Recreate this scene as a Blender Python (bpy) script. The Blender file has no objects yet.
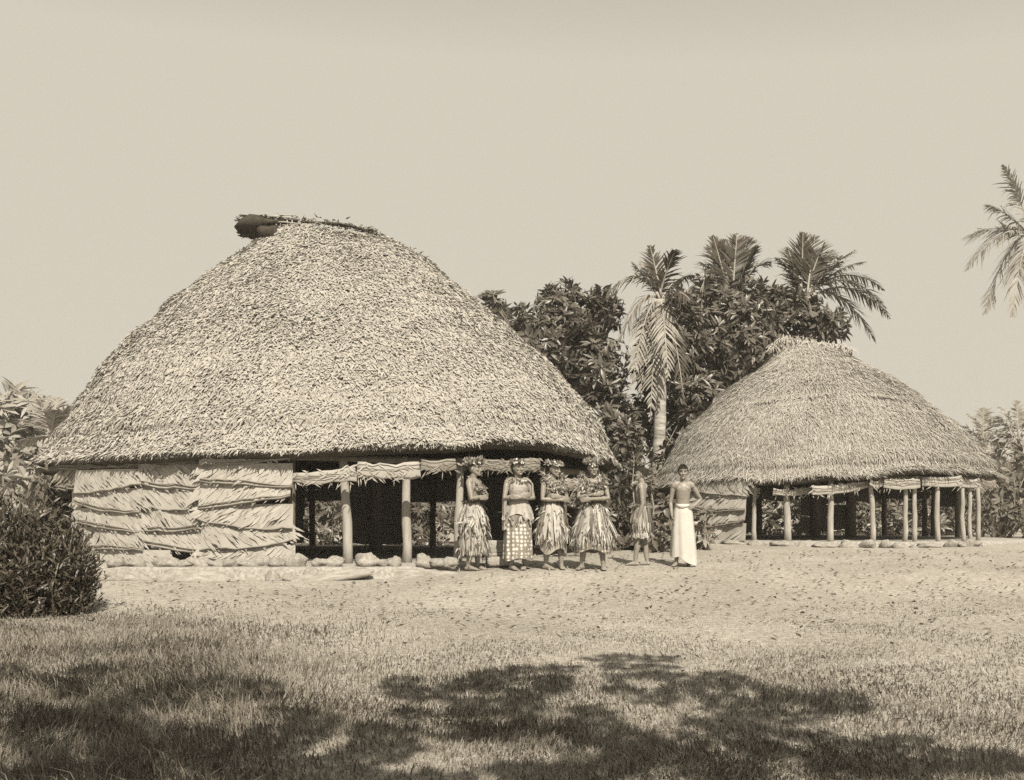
import bpy, math, random
import numpy as np
from mathutils import Vector, Matrix, noise as mnoise

R = math.radians
random.seed(7)
rng = np.random.default_rng(11)
scn = bpy.context.scene
COL = scn.collection

# ------------------------------------------------------------------ camera frame helpers
F, HX, HY, CAMZ = 1005.0, 512.0, 515.0, .886     # eye 1.6 m above the lawn, which climbs gently to the houses
SUN_EL, SUN_AZ = R(46), R(13)           # sun behind the viewer, over the right shoulder
TOSUN = np.array([math.sin(SUN_AZ) * math.cos(SUN_EL), -math.cos(SUN_AZ) * math.cos(SUN_EL), math.sin(SUN_EL)])


def P(px, py, d):
    return np.array([(px - HX) / F * d, d, CAMZ - (py - HY) / F * d])


def sstep(a, b, x):
    t = np.clip((np.asarray(x, float) - a) / (b - a), 0, 1)
    return t * t * (3 - 2 * t)


def gz(x, y):
    """height of the ground"""
    x = np.asarray(x, float); y = np.asarray(y, float)
    z = 0.10 * sstep(13.0, 15.2, y) * sstep(-1.7, -0.3, x)
    z = z + 0.018 * np.sin(x * 1.3 + 0.7 * y) * np.sin(y * 0.9 + 1.0) * sstep(3, 6, y) * (1 - sstep(11, 13, y))
    z = z + 0.10 * sstep(-2.5, -5.5, x) * sstep(12.0, 9.0, y)
    top = 16.6 + 3.9 * sstep(.8, 3.2, x)
    z = z + .0448 * (np.clip(y, -6, top) - 15.86)
    return z


# ------------------------------------------------------------------ materials
def T(v):
    """a tone of the brown monochrome world"""
    w = min(1.0, 0.11 / max(v, 0.02))
    return (v * (1.0 + 0.16 * w), v * (1.0 - 0.02 * w), v * (0.99 - 0.24 * w), 1)


def mat(name, lo, hi, rough=0.8, mode='island', scale=6.0, bump=0.0, trans=0.0, spec=0.3, stretch=(1, 1, 1), mid=None):
    m = bpy.data.materials.new(name)
    m.use_nodes = True
    nt = m.node_tree
    b = nt.nodes['Principled BSDF']
    out = nt.nodes['Material Output']
    b.inputs['Roughness'].default_value = rough
    b.inputs['Specular IOR Level'].default_value = spec
    ramp = nt.nodes.new('ShaderNodeValToRGB')
    ramp.color_ramp.elements[0].color = T(lo)
    ramp.color_ramp.elements[1].color = T(hi)
    if mid:
        e = ramp.color_ramp.elements.new(mid[0]); e.color = T(mid[1])
    tc = nt.nodes.new('ShaderNodeTexCoord')
    mp = nt.nodes.new('ShaderNodeMapping')
    mp.inputs['Scale'].default_value = stretch
    nt.links.new(tc.outputs['Object'], mp.inputs['Vector'])
    n = nt.nodes.new('ShaderNodeTexNoise')
    n.inputs['Scale'].default_value = scale
    n.inputs['Detail'].default_value = 6
    n.inputs['Roughness'].default_value = 0.65
    nt.links.new(mp.outputs['Vector'], n.inputs['Vector'])
    if mode == 'island':
        g = nt.nodes.new('ShaderNodeNewGeometry')
        mx = nt.nodes.new('ShaderNodeMath'); mx.operation = 'MULTIPLY_ADD'
        mx.inputs[1].default_value = 0.75
        sc2 = nt.nodes.new('ShaderNodeMath'); sc2.operation = 'MULTIPLY_ADD'
        sc2.inputs[1].default_value = 0.7; sc2.inputs[2].default_value = -0.22
        nt.links.new(n.outputs['Fac'], sc2.inputs[0])
        nt.links.new(g.outputs['Random Per Island'], mx.inputs[0])
        nt.links.new(sc2.outputs[0], mx.inputs[2])
        nt.links.new(mx.outputs[0], ramp.inputs['Fac'])
    else:
        mr = nt.nodes.new('ShaderNodeMapRange')
        mr.inputs['From Min'].default_value = 0.32; mr.inputs['From Max'].default_value = 0.68
        nt.links.new(n.outputs['Fac'], mr.inputs['Value'])
        nt.links.new(mr.outputs['Result'], ramp.inputs['Fac'])
    nt.links.new(ramp.outputs['Color'], b.inputs['Base Color'])
    if bump:
        bp = nt.nodes.new('ShaderNodeBump')
        bp.inputs['Strength'].default_value = bump
        bp.inputs['Distance'].default_value = 0.02
        n2 = nt.nodes.new('ShaderNodeTexNoise')
        n2.inputs['Scale'].default_value = scale * 5
        n2.inputs['Detail'].default_value = 5
        nt.links.new(mp.outputs['Vector'], n2.inputs['Vector'])
        nt.links.new(n2.outputs['Fac'], bp.inputs['Height'])
        nt.links.new(bp.outputs['Normal'], b.inputs['Normal'])
    if trans:
        tr = nt.nodes.new('ShaderNodeBsdfTranslucent')
        nt.links.new(ramp.outputs['Color'], tr.inputs['Color'])
        ms = nt.nodes.new('ShaderNodeMixShader'); ms.inputs['Fac'].default_value = trans
        nt.links.new(b.outputs[0], ms.inputs[1]); nt.links.new(tr.outputs[0], ms.inputs[2])
        nt.links.new(ms.outputs[0], out.inputs['Surface'])
    return m


M = {}
M['thatch'] = mat('sugarcane_thatch', .15, .37, .85, scale=1.5, mid=(.2, .30))
M['thatch_fine'] = mat('fine_thatch', .18, .38, .85, scale=1.0, mid=(.3, .29))
M['thatch_base'] = mat('shade_toned_thatch', .10, .22, .95, 'noise', scale=9, bump=.6)  # thatch under the leaves, coloured darker so the gaps read as shade
M['underside'] = mat('smoked_roof_and_eave_shade', .035, .07, .9, 'noise', scale=5, bump=.4)  # smoke-dark inner roof; also paints shade on the eave rim
M['ridge'] = mat('ridge_matting', .02, .05, .9, 'noise', scale=8, bump=.6)  # shade of the gable end put into the matting's colour
M['stick'] = mat('weathered_stick', .22, .36, .85, 'noise', scale=8)
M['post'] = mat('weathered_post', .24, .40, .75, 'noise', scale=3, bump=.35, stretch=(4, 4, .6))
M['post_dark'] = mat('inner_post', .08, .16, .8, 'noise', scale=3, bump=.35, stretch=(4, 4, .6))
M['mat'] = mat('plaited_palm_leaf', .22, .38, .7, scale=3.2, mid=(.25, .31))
M['mat_shaded'] = mat('shaded_palm_leaf', .14, .28, .8, scale=2.5)  # same palm leaf, toned darker for blinds standing in shade
M['rib'] = mat('palm_midrib', .13, .30, .7, 'noise', scale=4, stretch=(1, 1, 3))
M['stone'] = mat('coral_stone', .20, .40, .9, 'noise', scale=3.5, bump=.8)
M['pebble'] = mat('pebble_floor', .22, .45, .9, 'noise', scale=18, bump=1.0)
M['litter'] = mat('dry_leaf_litter', .05, .30, .8, scale=3)
M['plank'] = mat('old_plank', .26, .38, .8, 'noise', scale=3, bump=.4, stretch=(1, 6, 6))
M['bread'] = mat('breadfruit_leaf', .03, .17, .40, scale=.8, trans=.2, spec=.6)
M['bread2'] = mat('pale_broad_leaf', .07, .20, .40, scale=.8, trans=.2, spec=.5)
M['far_leaf'] = mat('far_hazed_leaf', .18, .40, .5, scale=.6, trans=.25)  # haze over the foliage at both sides put into a paler leaf
M['palm'] = mat('palm_leaflet', .03, .085, .42, scale=.7, trans=.15, spec=.5)
M['palm_pale'] = mat('dry_and_hazed_palm_leaflet', .16, .36, .6, scale=.7, trans=.15)  # dry on the near palm; on far palms the pale tone stands for haze
M['midrib'] = mat('frond_midrib', .22, .36, .6, 'noise', scale=2)
M['bark'] = mat('tree_bark', .14, .26, .9, 'noise', scale=4, bump=.6)
M['bark_pale'] = mat('pale_bark', .16, .50, .85, 'noise', scale=3, bump=.6, stretch=(1, 1, 5))
M['bush'] = mat('narrow_leaf', .03, .095, .42, scale=1.5, trans=.12, spec=.45)
M['grass'] = mat('lawn_grass', .06, .27, .75, scale=.45, trans=.15, mid=(0.45, .155), spec=.12)
M['turf'] = mat('dry_turf_blade', .17, .40, .8, scale=.5, trans=.15, spec=.1)
M['skin'] = mat('brown_skin', .18, .24, .45, 'noise', scale=14, spec=.4)
M['skin_dark'] = mat('tanned_skin', .19, .25, .45, 'noise', scale=14, spec=.4)
M['eye'] = mat('dark_eye', .03, .05, .3, 'noise')
M['lip'] = mat('lip', .10, .13, .5, 'noise')
M['hair'] = mat('dark_hair', .025, .05, .7, 'noise', scale=30, bump=1.0)
M['wreath'] = mat('wreath_leaf', .10, .50, .6, scale=9, trans=.15, mid=(.5, .24))
M['lei'] = mat('garland_leaf', .10, .55, .6, scale=9, trans=.15, mid=(.5, .27))
M['flower'] = mat('white_flower', .55, .7, .6, scale=9, trans=.15)
M['skirt'] = mat('dry_leaf_skirt', .07, .52, .65, scale=4, trans=.12, mid=(.35, .36))
M['skirt_brown'] = mat('brown_leaf_skirt', .08, .5, .7, scale=6, trans=.1, mid=(.4, .28))
M['dark_leaf'] = mat('dark_leaf', .05, .14, .6, scale=6)
M['white'] = mat('white_cotton', .42, .50, .85, 'noise', scale=5, bump=.15)
M['cream'] = mat('cream_cloth', .27, .38, .85, 'noise', scale=9, bump=.3)
M['grey_cloth'] = mat('grey_cotton', .22, .32, .85, 'noise', scale=7, bump=.2)
M['shadeleaf'] = mat('canopy_leaf', .04, .10, .45, scale=1, trans=.08)


def mat_dots(name, base, dot, scale):
    m = mat(name, base * .85, base * 1.1, .85, 'noise', scale=12)
    nt = m.node_tree
    b = nt.nodes['Principled BSDF']
    src = b.inputs['Base Color'].links[0].from_socket
    tc = nt.nodes.new('ShaderNodeTexCoord')
    v = nt.nodes.new('ShaderNodeTexVoronoi'); v.inputs['Scale'].default_value = scale
    v.inputs['Randomness'].default_value = .35
    nt.links.new(tc.outputs['Object'], v.inputs['Vector'])
    r = nt.nodes.new('ShaderNodeValToRGB')
    r.color_ramp.elements[0].position = .34; r.color_ramp.elements[0].color = (1, 1, 1, 1)
    r.color_ramp.elements[1].position = .42; r.color_ramp.elements[1].color = (0, 0, 0, 1)
    nt.links.new(v.outputs['Distance'], r.inputs['Fac'])
    mx = nt.nodes.new('ShaderNodeMix'); mx.data_type = 'RGBA'
    nt.links.new(r.outputs['Color'], mx.inputs[0])
    nt.links.new(src, mx.inputs[6]); mx.inputs[7].default_value = T(dot)
    nt.links.new(mx.outputs[2], b.inputs['Base Color'])
    return m


M['dots'] = mat_dots('spotted_cotton', .20, .52, 17)
M['print'] = mat_dots('printed_cotton', .16, .40, 22)


def ground_mat():
    m = bpy.data.materials.new('trodden_ground'); m.use_nodes = True
    nt = m.node_tree; b = nt.nodes['Principled BSDF']
    b.inputs['Roughness'].default_value = .95; b.inputs['Specular IOR Level'].default_value = .1
    tc = nt.nodes.new('ShaderNodeTexCoord')

    def nz(s, det=6, ro=.65):
        n = nt.nodes.new('ShaderNodeTexNoise'); n.inputs['Scale'].default_value = s
        n.inputs['Detail'].default_value = det; n.inputs['Roughness'].default_value = ro
        nt.links.new(tc.outputs['Object'], n.inputs['Vector']); return n

    def rp(sock, a, ca, c, cc):
        r = nt.nodes.new('ShaderNodeValToRGB')
        r.color_ramp.elements[0].position = a; r.color_ramp.elements[0].color = T(ca)
        r.color_ramp.elements[1].position = c; r.color_ramp.elements[1].color = T(cc)
        nt.links.new(sock, r.inputs['Fac']); return r
    big = rp(nz(.55).outputs['Fac'], .3, .34, .7, .48)
    fine = rp(nz(16, 8, .75).outputs['Fac'], .36, .46, .62, .95)
    mx = nt.nodes.new('ShaderNodeMix'); mx.data_type = 'RGBA'; mx.blend_type = 'MULTIPLY'
    mx.inputs[0].default_value = 1
    nt.links.new(big.outputs[0], mx.inputs[6]); nt.links.new(fine.outputs[0], mx.inputs[7])
    nt.links.new(mx.outputs[2], b.inputs['Base Color'])
    bp = nt.nodes.new('ShaderNodeBump'); bp.inputs['Strength'].default_value = .9; bp.inputs['Distance'].default_value = .03
    nt.links.new(nz(12, 8, .7).outputs['Fac'], bp.inputs['Height'])
    nt.links.new(bp.outputs['Normal'], b.inputs['Normal'])
    return m


M['ground'] = ground_mat()


# ------------------------------------------------------------------ mesh building
class MB:
    """collects vertices, polygons and material slots of ONE mesh"""

    def __init__(self):
        self.V, self.T3, self.T4, self.M3, self.M4 = [], [], [], [], []
        self.n = 0
        self.mats = []

    def slot(self, m):
        if m not in self.mats:
            self.mats.append(m)
        return self.mats.index(m)

    def add(self, V, tris=None, quads=None, m=None):
        V = np.asarray(V, float).reshape(-1, 3)
        k = self.slot(m)
        if tris is not None and len(tris):
            t = np.asarray(tris, int).reshape(-1, 3) + self.n
            self.T3.append(t); self.M3.append(np.full(len(t), k))
        if quads is not None and len(quads):
            q = np.asarray(quads, int).reshape(-1, 4) + self.n
            self.T4.append(q); self.M4.append(np.full(len(q), k))
        self.V.append(V); self.n += len(V)

    def grid(self, G, m, closed_u=False, flip=False):
        """G[nu, nv, 3] as quads"""
        G = np.asarray(G, float)
        nu, nv = G.shape[:2]
        i = np.arange(nu if closed_u else nu - 1)[:, None]; j = np.arange(nv - 1)[None, :]
        i2 = (i + 1) % nu
        q = np.stack([i * nv + j, i2 * nv + j, i2 * nv + j + 1, i * nv + j + 1], -1).reshape(-1, 4)
        if flip:
            q = q[:, ::-1]
        self.add(G.reshape(-1, 3), quads=q, m=m)

    def tube(self, pts, rad, m, seg=8, flat=None, cap=True, up=None):
        """round (or flattened) closed tube; rad per point (scalar or (rx, ry))"""
        pts = [np.asarray(p, float) for p in pts]
        n = len(pts)
        rings = []
        ref = None
        for i in range(n):
            d = pts[min(i + 1, n - 1)] - pts[max(i - 1, 0)]
            d = d / (np.linalg.norm(d) + 1e-9)
            if ref is None:
                a = np.array(up if up is not None else ((0, 0, 1) if abs(d[2]) < .9 else (0, 1, 0)), float)
            else:
                a = ref
            s = np.cross(d, a); s /= np.linalg.norm(s) + 1e-9
            a = np.cross(s, d)
            ref = a
            r = rad[i] if hasattr(rad, '__len__') else rad
            rx, ry = (r if hasattr(r, '__len__') else (r, r))
            th = np.arange(seg) * 2 * math.pi / seg
            rings.append(pts[i] + np.outer(np.cos(th) * rx, s) + np.outer(np.sin(th) * ry, a))
        V = np.concatenate(rings)
        q = []
        for i in range(n - 1):
            for j in range(seg):
                q.append((i * seg + j, i * seg + (j + 1) % seg, (i + 1) * seg + (j + 1) % seg, (i + 1) * seg + j))
        t = []
        if cap:
            V = np.concatenate([V, [pts[0]], [pts[-1]]])
            c0, c1 = n * seg, n * seg + 1
            for j in range(seg):
                t.append((c0, (j + 1) % seg, j))
                t.append((c1, (n - 1) * seg + j, (n - 1) * seg + (j + 1) % seg))
        self.add(V, t, q, m)

    def ellipsoid(self, c, r, m, rot=None, nu=12, nv=8):
        th = np.linspace(0, 2 * math.pi, nu, endpoint=False)
        ph = np.linspace(0, math.pi, nv + 1)[1:-1]
        V = [[math.sin(p) * math.cos(t), math.sin(p) * math.sin(t), math.cos(p)] for p in ph for t in th]
        V += [[0, 0, 1], [0, 0, -1]]
        V = np.array(V) * np.array(r)
        if rot is not None:
            V = V @ np.array(rot).T
        k = len(ph)
        q = [(i * nu + j, (i + 1) * nu + j, (i + 1) * nu + (j + 1) % nu, i * nu + (j + 1) % nu) for i in range(k - 1) for j in range(nu)]
        t = [(k * nu, j, (j + 1) % nu) for j in range(nu)] + [(k * nu + 1, (k - 1) * nu + (j + 1) % nu, (k - 1) * nu + j) for j in range(nu)]
        self.add(V + np.array(c), t, q, m)

    def box(self, lo, hi, m, rot=None, c=None):
        lo = np.array(lo, float); hi = np.array(hi, float)
        V = np.array([[x, y, z] for z in (0, 1) for y in (0, 1) for x in (0, 1)], float) * (hi - lo) + lo
        if rot is not None:
            V = V @ np.array(rot).T
        if c is not None:
            V = V + np.array(c)
        self.add(V, quads=[(0, 2, 3, 1), (4, 5, 7, 6), (0, 1, 5, 4), (2, 6, 7, 3), (0, 4, 6, 2), (1, 3, 7, 5)], m=m)

    def leaves(self, Pt, D, N, L, W, m, fold=.25, curl=.15):
        """folded pointed leaves, one island each"""
        n = len(Pt)
        D = D / (np.linalg.norm(D, axis=1, keepdims=True) + 1e-9)
        S = np.cross(D, N); S /= np.linalg.norm(S, axis=1, keepdims=True) + 1e-9
        N = np.cross(S, D)
        L = np.broadcast_to(np.asarray(L, float), (n,))[:, None]
        W = np.broadcast_to(np.asarray(W, float), (n,))[:, None]
        mid = Pt + D * L * .45
        e = N * W * fold
        V = np.stack([Pt, mid + S * W * .5 + e, mid, mid - S * W * .5 + e, Pt + D * L - N * L * curl], 1)
        b = np.arange(n)[:, None, None] * 5
        t = np.array([[0, 1, 2], [0, 2, 3], [1, 4, 2], [2, 4, 3]])[None]
        self.add(V.reshape(-1, 3), (b + t).reshape(-1, 3), m=m)

    def big_leaves(self, Pt, D, N, L, W, m, fold=.15, curl=.2):
        """broad leaves with a rounded outline that bend over towards the tip"""
        n = len(Pt)
        D = unit(D); S = unit(np.cross(D, N)); N = np.cross(S, D)
        L = np.broadcast_to(np.asarray(L, float), (n,))[:, None]; W = np.broadcast_to(np.asarray(W, float), (n,))[:, None]
        curl = np.broadcast_to(np.asarray(curl, float).reshape(-1, 1), (n, 1))
        rows = [Pt]
        for f, wf in ((.16, .55), (.42, 1.0), (.72, .78)):
            c = Pt + D * L * f - N * L * curl * f * f
            e = N * W * fold * wf
            rows += [c + S * W * .5 * wf + e, c, c - S * W * .5 * wf + e]
        rows.append(Pt + D * L - N * L * curl)
        V = np.stack(rows, 1)
        t = [[0, 1, 2], [0, 2, 3], [7, 10, 8], [8, 10, 9]]
        q = []
        for k in (1, 4):
            q += [[k, k + 3, k + 4, k + 1], [k + 1, k + 4, k + 5, k + 2]]
        b = np.arange(n)[:, None, None] * 11
        self.add(V.reshape(-1, 3), (b + np.array(t)[None]).reshape(-1, 3), (b + np.array(q)[None]).reshape(-1, 4), m=m)

    def ribbons(self, C, S, W, m):
        """C[n,k,3] centre lines, S[n,k,3] side vectors, W[n,k] widths"""
        n, k = C.shape[:2]
        A = C + S * W[..., None] * .5; B = C - S * W[..., None] * .5
        V = np.stack([A, B], 2).reshape(n, k * 2, 3)
        j = np.arange(k - 1)
        q = np.stack([j * 2, j * 2 + 1, j * 2 + 3, j * 2 + 2], -1)[None] + (np.arange(n) * k * 2)[:, None, None]
        self.add(V.reshape(-1, 3), quads=q.reshape(-1, 4), m=m)

    def data(self, name):
        me = bpy.data.meshes.new(name)
        V = np.concatenate(self.V)
        T3 = np.concatenate(self.T3) if self.T3 else np.zeros((0, 3), int)
        T4 = np.concatenate(self.T4) if self.T4 else np.zeros((0, 4), int)
        mi = np.concatenate(self.M3 + self.M4)
        me.vertices.add(len(V)); me.vertices.foreach_set('co', V.ravel())
        nl = len(T3) * 3 + len(T4) * 4
        me.loops.add(nl)
        me.loops.foreach_set('vertex_index', np.concatenate([T3.ravel(), T4.ravel()]).astype(np.int32))
        me.polygons.add(len(T3) + len(T4))
        ls = np.concatenate([np.arange(len(T3)) * 3, len(T3) * 3 + np.arange(len(T4)) * 4]).astype(np.int32)
        me.polygons.foreach_set('loop_start', ls)
        me.polygons.foreach_set('material_index', mi.astype(np.int32))
        for m in self.mats:
            me.materials.append(m)
        me.update(calc_edges=True); me.validate()
        return me

    def build(self, name, parent=None, loc=(0, 0, 0), smooth=False):
        loc = np.array(loc, float)
        if np.any(loc):
            self.V = [v - loc for v in self.V]
        me = self.data(name)
        if smooth:
            me.polygons.foreach_set('use_smooth', np.ones(len(me.polygons), bool))
        o = bpy.data.objects.new(name, me); COL.objects.link(o)
        if parent is not None:
            o.parent = parent
            pl = np.array(parent.get('_base', (0, 0, 0)), float)
        o.location = Vector(loc)
        return o


def tag(o, label=None, cat=None, group=None, kind=None):
    if label: o['label'] = label
    if cat: o['category'] = cat
    if group: o['group'] = group
    if kind: o['kind'] = kind
    return o


def thing(name, loc, label, cat, group=None):
    o = bpy.data.objects.new(name, None); COL.objects.link(o)
    o.empty_display_size = .3
    o.location = Vector(np.array(loc, float))
    return tag(o, label, cat, group)


def local(mb, root):
    """shift a builder's world coordinates into the frame of its thing"""
    off = np.array(root.location)
    mb.V = [v - off for v in mb.V]
    return mb


def unit(v):
    v = np.asarray(v, float)
    return v / (np.linalg.norm(v, axis=-1, keepdims=True) + 1e-9)


def rand_dirs(n):
    return unit(rng.normal(size=(n, 3)))
# ------------------------------------------------------------------ the ground
def build_ground():
    def axis(fine0, fine1, step, far0, far1):
        a = list(np.arange(fine0, fine1 + 1e-6, step))
        lo, hi = [], []
        s, x = step, fine0
        while x > far0:
            s *= 1.5; x -= s; lo.append(max(x, far0))
        s, x = step, fine1
        while x < far1:
            s *= 1.5; x += s; hi.append(min(x, far1))
        return np.array(lo[::-1] + a + hi)
    X = axis(-14, 16, .2, -240, 240); Y = axis(2, 26, .2, -240, 240)
    G = np.zeros((len(X), len(Y), 3))
    G[..., 0] = X[:, None]; G[..., 1] = Y[None, :]
    G[..., 2] = gz(G[..., 0], G[..., 1])
    b = MB(); b.grid(G, M['ground'])
    o = b.build('ground', smooth=True)
    tag(o, kind='structure')


build_ground()


def blades(n, x0, x1, y0, y1, h0, h1, w, dens, m, builder, lean=.5):
    x = rng.uniform(x0, x1, n * 3); y = rng.uniform(y0, y1, n * 3)
    keep = (np.abs(x) < .56 * y + 4.0) & (rng.random(n * 3) < dens(x, y))
    x, y = x[keep][:n], y[keep][:n]
    k = len(x)
    base = np.stack([x, y, gz(x, y) - .004], 1)
    a = rng.uniform(0, 2 * math.pi, k)
    # tufts lean together
    a = a * .6 + 2.2 * np.sin(x * 2.1 + 1.7 * np.sin(y * 1.9)) + 1.3 * np.sin(y * 2.7)
    h = rng.uniform(h0, h1, k) * (0.65 + .55 * (np.sin(x * 1.9 + y * 2.3) * np.sin(y * 1.4 - x * .8) * .5 + .5))
    h = h * (1 - .62 * sstep(7.0, 11.5, y))
    ln = rng.uniform(.15, lean, k)
    dirv = np.stack([np.cos(a), np.sin(a), np.zeros(k)], 1)
    side = np.stack([-np.sin(a), np.cos(a), np.zeros(k)], 1)
    ra = rng.uniform(-.9, .9, k)[:, None]
    side = side * np.cos(ra) + dirv * np.sin(ra)
    up = np.array([0, 0, 1.0])
    c0 = base; c1 = base + up * (h * .55)[:, None] + dirv * (h * ln * .35)[:, None]
    c2 = base + up * (h * (1 - ln * .35))[:, None] + dirv * (h * ln * 1.2)[:, None]
    ww = rng.uniform(.6, 1.3, k)[:, None] * w
    V = np.stack([c0 - side * ww * .5, c0 + side * ww * .5, c1 - side * ww * .4, c1 + side * ww * .4, c2], 1)
    t = np.array([[0, 1, 3], [0, 3, 2], [2, 3, 4]])[None] + (np.arange(k) * 5)[:, None, None]
    builder.add(V.reshape(-1, 3), t.reshape(-1, 3), m=m)


def patch(x, y, s=1.0, t=0.0):
    return .5 + .25 * np.sin(x * 1.7 * s + 2 * np.sin(y * 1.1 * s + t)) + .25 * np.sin(y * 2.3 * s + 1.6 * np.sin(x * .9 * s - t))


def build_grass():
    b = MB()
    # longer grass close by and along the left
    fore = lambda x, y: (1 - sstep(5.6, 9.5, y + .32 * x)) * (.45 + .55 * patch(x, y))
    blades(150000, -10, 10, 3.6, 10.5, .03, .08, .007, fore, M['grass'], b, .9)
    left = lambda x, y: sstep(-.6, -3.2, x + .12 * (y - 8)) * (1 - sstep(8.4, 12.6, y)) * (.4 + .6 * patch(x, y, 1.4, 1))
    blades(62000, -11, 0, 4.2, 12.8, .06, .19, .008, left, M['grass'], b, .9)
    # short dry turf further off
    turf = lambda x, y: (1 - sstep(9.5, 14.0, y)) * (.25 + .75 * patch(x, y, 1.3, 2)) * .9
    blades(130000, -11.5, 12, 4.0, 14.2, .025, .065, .009, turf, M['turf'], b, 1.0)
    far = lambda x, y: patch(x, y, 2.2, 3) ** 2 * (1 - .6 * sstep(11, 14, y))
    blades(16000, -6, 12, 10, 19, .02, .05, .012, far, M['turf'], b, 1.0)
    dark = lambda x, y: sstep(.62, .9, patch(x, y, .8, 5)) * sstep(0, 2, x)
    blades(9000, 0, 9, 6.5, 12.5, .03, .07, .010, dark, M['grass'], b, 1.0)
    o = b.build('grass')
    tag(o, 'lawn grass, long and dark close by, short and dry further off', 'grass', kind='stuff')
    # fallen leaves and crumbs of soil
    b = MB()
    n = 5200
    y = rng.uniform(6, 18.5, n); x = rng.uniform(-1, 1, n) * (.56 * y + 1)
    keep = (rng.random(n) < (.15 + .85 * sstep(8.5, 12, y)) * (.35 + .65 * patch(x, y, 1.1, 7))) & ~((x < -1.2) & (y > 14.3))
    x, y = x[keep], y[keep]; k = len(x)
    pt = np.stack([x, y, gz(x, y) + rng.uniform(.004, .02, k)], 1)
    a = rng.uniform(0, 6.28, k)
    d = np.stack([np.cos(a), np.sin(a), rng.uniform(-.1, .5, k)], 1)
    nn = np.stack([rng.normal(0, .3, k), rng.normal(0, .3, k), np.ones(k)], 1)
    b.leaves(pt, d, nn, rng.uniform(.03, .10, k), rng.uniform(.02, .05, k), M['litter'], .3, -.1)
    o = b.build('leaf_litter')
    tag(o, 'small dry leaves strewn over the trodden ground before the houses', 'leaves', kind='stuff')


build_grass()


# ------------------------------------------------------------------ thatched houses
def interp_t(tab, z):
    return np.interp(z, tab[0], tab[1])


class Roof:
    """lofted oval thatch: outline taken from left and right edge heights at the house's own distance"""

    def __init__(self, Dc, b0, left, right, eave, bpow=1.0, ridge_b=.12):
        self.Dc, self.b0, self.eave = Dc, b0, eave      # eave: (px, py) along the front edge
        self.t = np.linspace(0, 1, 60)
        n = len(self.t)

        def path(tab):
            px = np.array([p[0] for p in tab], float); py = np.array([p[1] for p in tab], float)
            s = (py[0] - py) / (py[0] - py[-1])
            X = np.interp(self.t, s, px); Y = py[0] + self.t * (py[-1] - py[0])
            Xs = np.convolve(np.pad(X, 3, 'edge'), np.ones(7) / 7, 'valid'); Xs[:4] = X[:4]; Xs[-4:] = X[-4:]
            return Xs, Y
        TL, YL = path(left); TR, YR = path(right)
        PL, PR = TL.copy(), TR.copy()
        self.ZL = CAMZ - (YL - HY) / F * Dc; self.ZR = CAMZ - (YR - HY) / F * Dc
        U, V = np.meshgrid(np.linspace(-math.pi, 0, 160), np.linspace(0, 1, 240), indexing='ij')
        for it in range(14):
            kL, kR = (PL - HX) / F, (PR - HX) / F
            w = kR - kL
            g = np.clip((w - w[-1]) / (w[0] - w[-1]), 0, 1) ** bpow
            self.b = ridge_b + (b0 - ridge_b) * g
            q = Dc ** 2 - self.b ** 2
            # an oval of depth 2b at distance Dc whose edges are seen along the slopes kL and kR
            self.cx = (kL + kR) / 2 * q / Dc
            self.a = np.sqrt(np.maximum(((w / 2) ** 2 * q ** 2 - self.cx ** 2 * self.b ** 2) / q, .01))
            G = self.S(U, V)
            px = HX + G[..., 0] / G[..., 1] * F; py = HY - (G[..., 2] - CAMZ) / G[..., 1] * F
            bins = np.round(py).astype(int).ravel()
            lo = np.full(900, 1e9); hi = np.full(900, -1e9)
            ok = (bins > 0) & (bins < 900)
            np.minimum.at(lo, bins[ok], px.ravel()[ok]); np.maximum.at(hi, bins[ok], px.ravel()[ok])
            for T_, Y_, P_, ext, sg in ((TL, YL, PL, lo, 1), (TR, YR, PR, hi, -1)):
                e = np.array([ext[int(round(y))] for y in Y_])
                d = np.where(np.abs(e) < 1e8, T_ + sg * 5 - e, 0)
                d[:3] = 0
                d = np.convolve(np.pad(d, 2, 'edge'), np.ones(5) / 5, 'valid')
                P_ += .5 * d
            mid = (PL + PR) / 2
            PL[:] = np.minimum(PL, mid - 4); PR[:] = np.maximum(PR, mid + 4)

    def S(self, u, t, inset=0.0):
        """u: angle, -pi/2 faces the viewer"""
        u = np.asarray(u, float); t = np.asarray(t, float)
        cx = np.interp(t, self.t, self.cx); a = np.interp(t, self.t, self.a) - inset; b = np.interp(t, self.t, self.b) - inset
        a = np.maximum(a, .03); b = np.maximum(b, .03)
        cu, su = np.cos(u), np.sin(u)
        x = cx + a * cu; y = self.Dc + b * su
        zl = np.interp(t, self.t, self.ZL); zr = np.interp(t, self.t, self.ZR)
        w = (cu + 1) / 2
        z = zl * (1 - w) + zr * w
        # the eave rises and sags along the front
        px = HX + x / y * F
        ez = CAMZ - (np.interp(px, [p[0] for p in self.eave], [p[1] for p in self.eave]) - HY) / F * np.minimum(y, self.Dc)
        front = np.clip(-su, 0, 1) ** .6
        z = z + (ez - (self.ZL[0] * (1 - w) + self.ZR[0] * w)) * front * (1 - t) ** 4
        return np.stack([x, y, z - inset * .6], -1)

    def frame(self, u, t):
        e = 1e-3
        du = self.S(u + e, t) - self.S(u - e, t)
        dn = self.S(u, np.clip(t - e, 0, 1)) - self.S(u, np.clip(t + e, 0, 1))   # down the slope
        du, dn = unit(du), unit(dn)
        n = unit(np.cross(dn, du))
        return du, dn, n


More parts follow.
